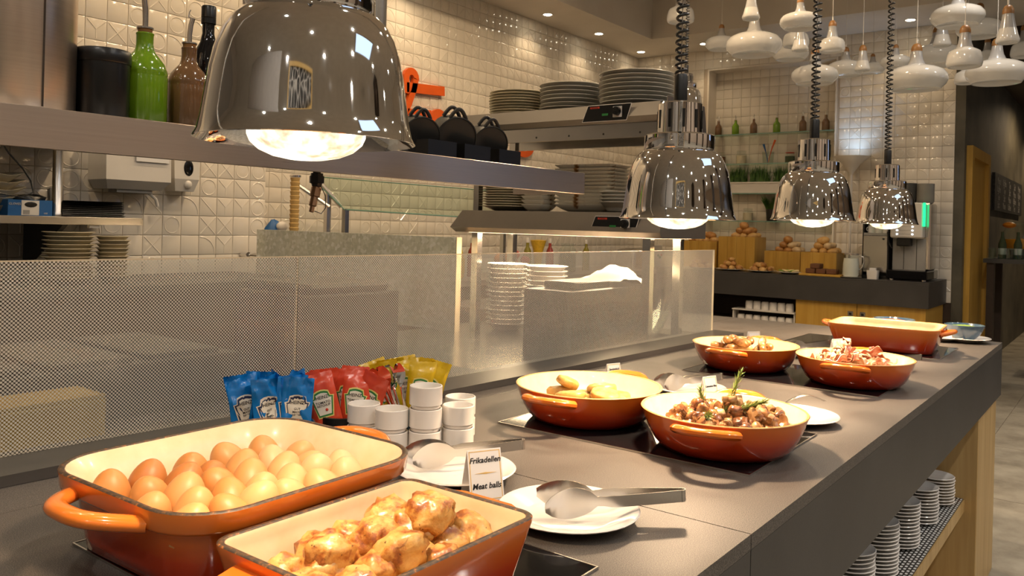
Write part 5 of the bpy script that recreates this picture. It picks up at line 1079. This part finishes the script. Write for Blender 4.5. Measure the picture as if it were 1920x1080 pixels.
t = thing('sugar_cup', 'small white square cup with sticks beside the milk jug', 'cup', (7.50, 1.79, .9305)); part('cup_body', MB().loft([rrect(.040,.040,.012,0,3), rrect(.045,.045,.012,.075,3), rrect(.041,.041,.012,.075,3), rrect(.037,.037,.012,.006,3)], True, True), MT['porcelain'], t); part('sugar_sticks', MB().box(-.02, .02, -.025, .025, .007, .095), MT['paper'], t, 0)
t = thing('tent_card', 'white tent card behind the milk jug', 'card', (7.86, 2.03, .9305), -PI/2); part('card_face', MB().box(-.05, .05, 0, .002, .10, .20), MT['paper'], t, 0, rot=(-.15, 0, 0)); part('card_stand', MB().box(-.012, .012, .0, .010, 0, .11), MT['satin'], t, 0)
# coffee machine
cm = thing('coffee_machine', 'large grey bean-to-cup coffee machine with lit buttons', 'coffee machine', (7.62, 1.535, .9305))
part('drip_base', MB().box(-.10, .36, -.165, .155, .012, .085, .006), MT['hob'], cm, 0); part('machine_body', MB().box(.06, .34, -.15, .15, .0855, .66, .012), MT['satin'], cm, 0); part('front_head', MB().box(-.06, .0595, -.11, .14, .36, .66, .010), MT['white'], cm, 0); part('splash_panel', MB().box(.05, .0598, -.12, .14, .0865, .355), MT['greyplastic'], cm, 0)
for y in (-.05, .05): part('panel_groove', MB().box(.0485, .05, y-.002, y+.002, .09, .35), MT['black'], cm, 0)
part('spout', MB().box(-.05, .03, -.02, .09, .29, .3595, .006), MT['black'], cm, 0); part('display', MB().box(-.063, -.0605, -.01, .05, .555, .585), MT['bluescreen'], cm, 0)
for i in range(5):
    for y in (-.035, .085): part('button', MB().sphere(.003, .008, .006, (-.061, y, .52-i*.032), 8, 6), MT['whiteled'], cm)
    part('button_line', MB().box(-.0612, -.0605, -.022, .072, .519-i*.032, .521-i*.032), MT['greyplastic'], cm, 0)
part('led_edge', MB().box(-.06, .0, -.122, -.112, .46, .66), MT['greenled'], cm, 0, label='green glowing edge strip'); part('led_edge', MB().box(-.06, .0, .142, .150, .46, .52), MT['greenled'], cm, 0); part('bean_hopper', MB().lathe([(.07,.661),(.085,.70),(.085,.83),(.08,.835),(.001,.836)], 28, .17, .06), MT['dkgrey'], cm); part('bean_hopper', MB().lathe([(.06,.661),(.07,.68),(.07,.83),(.001,.834)], 28, .17, -.085), MT['greyplastic'], cm); part('milk_hose', MB().tube([(-.04,.14,.46),(-.06,.16,.40),(-.05,.15,.32),(-.03,.13,.27)], .006, 8), MT['black'], cm)
for y in (-.13, .12): part('foot', MB().lathe([(.02,0),(.02,.012),(.001,.012)], 14, -.06, y), MT['satin'], cm)
# cup warmer beside it
cw = thing('cup_cabinet', 'black framed cup cabinet with tinted door beside the coffee machine', 'cabinet', (7.66, 1.80, .9305))
for y in (-.105, .100): part('cabinet_side', MB().box(-.05, .25, y, y+.010, .03, .56), MT['black'], cw, 0)
part('cabinet_top', MB().box(-.05, .25, -.105, .11, .5605, .575), MT['black'], cw, 0); part('cabinet_shelf', MB().box(-.05, .25, -.095, .10, .375, .395), MT['greyplastic'], cw, 0); part('tinted_door', MB().box(-.056, -.0505, -.095, .10, .055, .372, .003), MT['satin'], cw, 0); part('door_knob', MB().lathe([(.008,0),(.008,.012),(.001,.013)], 12).xf(Matrix.Translation((-.056, -.065, .345)) @ Matrix.Rotation(-PI/2, 4, 'Y')), MT['black'], cw); part('cabinet_base', MB().box(-.05, .25, -.105, .11, .0, .0295), MT['black'], cw, 0); part('cabinet_back', MB().box(.24, .25, -.095, .10, .03, .56), MT['black'], cw, 0)
for i in range(3): dup(mg_, (7.70, 1.735+i*.062, 1.3260), 2.0+i, 'white mug standing in the cup cabinet, %s from the right' % ORD[i], 'mugs in the cup cabinet', scale=.8)
# niche shelves
for q, z in enumerate((2.318, 2.01, 1.705, 1.42)):
    t = thing('glass_shelf', 'thin glass shelf in the tiled niche, %s from the top' % ORD[q], 'shelf', (0, 0, 0), 0, 'glass niche shelves'); part('shelf_glass', MB().box(8.215, 8.385, 2.325, 3.655, z-.010, z), MT['greenglass'], t, 0); part('shelf_edge', MB().box(8.212, 8.2149, 2.325, 3.655, z-.010, z), MT['glassedge'], t, 0)
for i, (px, k) in enumerate(((1347,'brown'), (1379,'green'), (1413,'brown'), (1456,'green'), (1505,'brown'), (1548,'brown'))):
    d = CX*((px-960)/FPX) - CY*((250-540-SHY)/FPX) + fw; s = 8.30/d.x
    cruet(8.30, d.y*s, 2.3185, 'glaze_'+k, '%s glazed bottle on the top niche shelf, %s from the left' % (k, ORD[i]), .86, 'glazed bottles on the niche shelf')
def nv(px, u=8.30):
    d = CX*((px-960)/FPX) - CY*((300-540-SHY)/FPX) + fw; return d.y*u/d.x
def jar(px, z, r, h, fill, label, lid=None):
    t = thing('glass_jar', label, 'jar', (8.30, nv(px), z), 0, 'glass jars on the niche shelves'); part('contents', MB().lathe([(.001,.004),(r*.9,.004),(r*.92,h*.68),(.001,h*.7)], 20), MT[fill], t); part('jar_glass', MB().lathe([(.001,0),(r,0),(r,h*.75),(r*.8,h*.85),(r*.85,h)], 20), MT['glass'], t); part('jar_lid', MB().lathe([(r*.88,h),(r*.88,h*1.06),(.001,h*1.08)], 20), MT[lid or 'glass'], t)
jar(1352, 2.0105, .05, .12, 'choc', 'jar of brown grain on the second niche shelf, leftmost'); jar(1390, 2.0105, .055, .13, 'flour', 'jar of pale grain on the second niche shelf'); jar(1481, 2.0105, .05, .10, 'spice', 'jar with red lid on the second niche shelf, right', 'redink'); jar(1405, 1.4205, .052, .12, 'flour', 'jar of pale grain on the lowest niche shelf')
t = thing('utensil_glass', 'glass holding coloured brushes on the second niche shelf', 'glass', (8.30, nv(1440), 2.0105)); part('holder_glass', MB().lathe([(.05,0),(.06,.12),(.058,.12),(.048,.003)], 20), MT['glass'], t)
for (a, c_, l) in ((-.25, 'bluebox', .20), (.35, 'orange_letter', .24), (.15, 'white', .18)): part('brush', MB().tube([(0,0,.01),(0,-a*.10,l*.6),(0,-a*.2,l)], [.004,.005,.012], 8), MT[c_], t)
# planters of grass
def planter(v0, v1, z, label, white=True):
    t = thing('grass_planter', label, 'planter', (0, 0, 0)); part('trough', MB().loft([[(8.225,v0+.02,z),(8.375,v0+.02,z),(8.375,v1-.02,z),(8.225,v1-.02,z)], [(8.215,v0,z+.10),(8.38,v0,z+.10),(8.38,v1,z+.10),(8.215,v1,z+.10)], [(8.205,v0-.01,z+.10),(8.385,v0-.01,z+.10),(8.385,v1+.01,z+.10),(8.205,v1+.01,z+.10)], [(8.205,v0-.01,z+.112),(8.385,v0-.01,z+.112),(8.385,v1+.01,z+.112),(8.205,v1+.01,z+.112)]], True, True), MT['white'], t, 0)
    m = MB(); rg = random.Random(2); n = int((v1-v0)*1500)
    for i in range(n):
        y = rg.uniform(v0+.03, v1-.03); x = rg.uniform(8.24, 8.36)
        if math.sin((y-v0)*26) < -.72: continue
        h = rg.uniform(.10, .19); dx, dy = rg.uniform(-.03, .03), rg.uniform(-.03, .03); b = z+.11
        m.add([(x, y-.003, b), (x, y+.003, b), (x+dx*.4, y+dy*.4, b+h*.6), (x+dx, y+dy, b+h)], [(0,1,2),(0,2,3)])
    o = part('grass_blades', m, MT['grass'], t, 0); o['kind'] = 'stuff'
planter(2.80, 3.46, 1.7055, 'long white trough of green grass on the third niche shelf')
t = thing('potted_grass', 'dark pot of tall green grass on the lowest niche shelf', 'plant', (8.30, nv(1450), 1.4205)); part('pot', MB().lathe([(.001,0),(.05,0),(.062,.12),(.058,.12),(.001,.11)], 20), MT['blackiron'], t); m = MB(); rg = random.Random(6)
for i in range(420):
    a, rr = rg.uniform(0, 6.28), .055*math.sqrt(rg.random()); x, y, h = rr*math.cos(a), rr*math.sin(a), rg.uniform(.10, .17); m.add([(x, y-.003, .11), (x, y+.003, .11), (x*1.6, y*1.6, .11+h*.6), (x*2.2, y*2.2, .11+h)], [(0,1,2),(0,2,3)])
o = part('grass_blades', m, MT['grass'], t, 0); o['kind'] = 'stuff'
# torch lamp before the pilaster
p = Vector((8.02, 0, 0)); d = CX*((1597-960)/FPX) - CY*((300-540-SHY)/FPX) + fw; vy = d.y*8.02/d.x
t = thing('torch_lamp', 'tall white uplighter with funnel shade glowing cool on the wall', 'lamp', (8.02, vy, .9305)); part('lamp_stem', MB().lathe([(.012,0),(.012,.95)], 14), MT['white'], t); part('funnel_shade', MB().lathe([(.012,.93),(.02,.95),(.075,1.03),(.165,1.10),(.166,1.104),(.158,1.104),(.07,1.035),(.02,.96)], 36), MT['white'], t); part('lamp_foot', MB().lathe([(.03,0),(.03,.012),(.001,.016)], 24), MT['white'], t); part('glow_disc', MB().lathe([(.05,1.03),(.001,1.03)], 24), MT['cool'], t)
spot('uplight_beam', (0, 0, 1.06), (.25, 0, 2.2), 4, 105, .8, (.42, .66, 1), .05, t)
# ================================================================ dark bar at the right
tb = thing('bar_table', 'tall dark bar table with glasses in the passage', 'table', (0, 0, 0)); part('table_top', MB().box(9.0, 9.7, .2, 1.16, 1.07, 1.11), MT['dkgrey'], tb, 0)
for (x, y) in ((9.05, 1.10), (9.65, 1.10), (9.05, .70)): part('leg', MB().box(x-.03, x+.03, y-.03, y+.03, 0, 1.07), MT['darkwood'], tb, 0)
gm = MB().lathe([(.001,.0),(.028,0),(.034,.10),(.032,.10),(.026,.006),(.001,.006)], 16).mesh('drinking_glass', MT['glass'], 40)
for i in range(5):
    for j in range(2): one('drinking_glass', gm, None, 'upturned clear glass on the bar table, %s from the left in the %s row' % (ORD[i], ('front', 'back')[j]), 'glass', (9.10+j*.09, 1.10-i*.078, 1.1105), group='clear glasses on the bar table')
for q, (y, lb) in enumerate(((1.03, 'left'), (.90, 'right'))):
    t = thing('water_bottle', 'green glass water bottle behind the tumblers, %s one' % lb, 'bottle', (9.24, y, 1.1105), 0, 'water bottles'); part('bottle_body', MB().lathe([(.001,0),(.035,0),(.036,.14),(.02,.19),(.013,.22),(.013,.26)], 18), MT['spice'], t); part('bottle_label', MB().lathe([(.0365,.04),(.0365,.10)], 18), MT['paper'], t)
t = thing('juice_dispenser', 'glass drink dispenser with orange slices on the bar table', 'dispenser', (9.50, .90, 1.1105)); part('juice', MB().lathe([(.001,.10),(.14,.10),(.15,.14),(.15,.19),(.001,.20)], 28), MT['juice'], t); part('dispenser_glass', MB().lathe([(.155,.09),(.165,.15),(.16,.26),(.12,.32),(.09,.335),(.09,.36),(.001,.365)], 28), MT['glass'], t); part('dispenser_stand', MB().lathe([(.09,0),(.10,.085),(.001,.09)], 24), MT['dkgrey'], t); part('fruit_slice', MB().sphere(.06, .06, .03, (-.03,.10,.33), 16, 8), MT['fruit'], t)
t = thing('chalk_menu', 'dark chalkboard menu on the passage wall beyond the door', 'board', (0, 0, 0)); part('board', MB().box(9.95, 12.5, 1.19, 1.219, 1.60, 2.0), MT['chalk'], t, 0)
for i in range(5):
    for j in range(4): link('lettering', text_mesh(('Menu', 'Kaffee', 'Tee', 'Saft')[(i+j) % 4], .11, MT['greyplastic']), t, (10.25+i*.48, 1.188, 1.92-j*.085), (PI/2, 0, 0))
p = atd(1905, 170, 11.2); downlight(p.x, .55, 3.018, 'small spotlight in the dark ceiling over the passage', 60)
downlight(11.6, .55, 3.018, 'recessed light washing the passage wall', 70, angle=165)
t = thing('blue_stool', 'blue-seated stool under the dark bar at the right edge', 'stool', (9.9, .62, 0)); part('seat', MB().box(-.2, .2, -.2, .2, .70, .76, .02), MT['bluebox'], t, 0)
for a in (-1, 1):
    for b in (-1, 1): part('leg', MB().tube([(a*.16, b*.16, .70), (a*.20, b*.20, 0)], .015, 8), MT['darkwood'], t)
# ================================================================ pendant lamps
SH = {'disc': ([(.034,.262),(.037,.235),(.044,.20),(.058,.170),(.085,.160),(.13,.148),(.175,.126),(.196,.096),(.200,.066),(.190,.038),(.165,.014),(.155,.0)], .40),
      'drum': ([(.033,.228),(.036,.20),(.042,.16),(.052,.128),(.075,.116),(.094,.104),(.102,.088),(.109,.055),(.111,.025),(.104,.004),(.098,0)], .222),
      'cone': ([(.030,.172),(.033,.15),(.039,.115),(.046,.085),(.056,.045),(.065,.018),(.061,.003),(.055,0)], .13)}
PD = {}
for k, (pr, w) in SH.items():
    cut = [i for i, p in enumerate(pr) if p[1] < (.175 if k == 'disc' else .135 if k == 'drum' else .09)][0]
    z0 = pr[0][1]; r0 = pr[0][0]
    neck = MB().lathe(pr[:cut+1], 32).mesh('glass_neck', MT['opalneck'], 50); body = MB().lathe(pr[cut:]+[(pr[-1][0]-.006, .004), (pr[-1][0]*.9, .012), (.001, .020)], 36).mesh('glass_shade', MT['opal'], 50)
    cap = MB().lathe([(r0+.001, z0), (r0+.002, z0+.016), (r0*.93, z0+.034), (r0*.62, z0+.050), (.004, z0+.056)], 24).mesh('wooden_cap', MT['lamp_wood'], 40); sp = MB().lathe([(.006, z0+.055), (.006, z0+.085), (.001, z0+.086)], 10).mesh('cord_grip', MT['white'], 40)
    PD[k] = (neck, body, cap, sp, z0, w)
WD = {'disc': 'wide flat disc', 'drum': 'rounded drum', 'cone': 'small cone'}
CORD = MB().lathe([(.0022, 0), (.0022, 1)], 6).mesh('pendant_cord', MT['white'], 60)
def pendant(kind, px, yb, wpx, where, d=None):
    neck, body, cap, sp, z0, w = PD[kind]; d = d or min(max(FPX*w/wpx, 4.7), 6.9); p = atd(px, yb, d); sc = d*wpx/(FPX*w)
    t = thing('pendant_lamp', 'white opal %s pendant, %s' % (WD[kind], where), 'pendant lamp', p, 0, 'white opal glass pendant lamps'); t.scale = (sc,)*3
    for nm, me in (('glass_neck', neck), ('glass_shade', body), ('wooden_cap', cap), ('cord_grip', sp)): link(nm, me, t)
    c = link('pendant_cord', CORD, t, (0, 0, z0+.085)); c.scale = (1, 1, max(.02, (CEIL-p.z)/sc-z0-.085))
for a in (('drum',1276,42,51,'leftmost, behind the second lamp cord'), ('disc',1352,93,60,'left of the big disc, low'), ('cone',1408,37,33,'at the top above the big left disc', 5.2), ('disc',1413,103,102,'large, left of the third lamp cord'),
          ('disc',1500,54,74,'at the top on the third lamp cord', 5.2), ('drum',1492,88,48,'just left of the third cord, in the middle', 6.2), ('cone',1500,96,31,'in front of the third cord', 5.75), ('disc',1482,112,66,'lowest left of the third cord', 6.75),
          ('drum',1560,97,46,'right of the third cord, upper', 5.6), ('disc',1527,157,84,'lowest behind the third cord', 6.0), ('disc',1585,142,68,'in the middle of the cluster', 6.6), ('cone',1617,133,28,'small, right of the middle disc', 6.1), ('disc',1636,137,46,'small and far, left of the fourth cord', 7.0),
          ('disc',1679,126,54,'far away, right of the fourth cord', 6.4), ('disc',1717,168,109,'large and low, right of the fourth cord'), ('disc',1756,122,92,'behind the large low one', 6.8), ('cone',1766,87,32,'above the large low disc'),
          ('disc',1795,48,93,'at the top right, highest disc', 5.75), ('disc',1836,69,80,'right of the highest disc', 6.6), ('cone',1889,81,41,'nearest the top right corner'), ('drum',1808,126,62,'at the edge of the dark passage', 5.0), ('drum',1851,115,34,'far, before the dark ceiling', 7.1), ('disc',1868,156,106,'large, at the right edge', 5.75), ('drum',1812,157,42,'lowest before the dark wall', 6.2), ('drum',1921,107,48,'cut by the right picture edge')):
    pendant(*a)
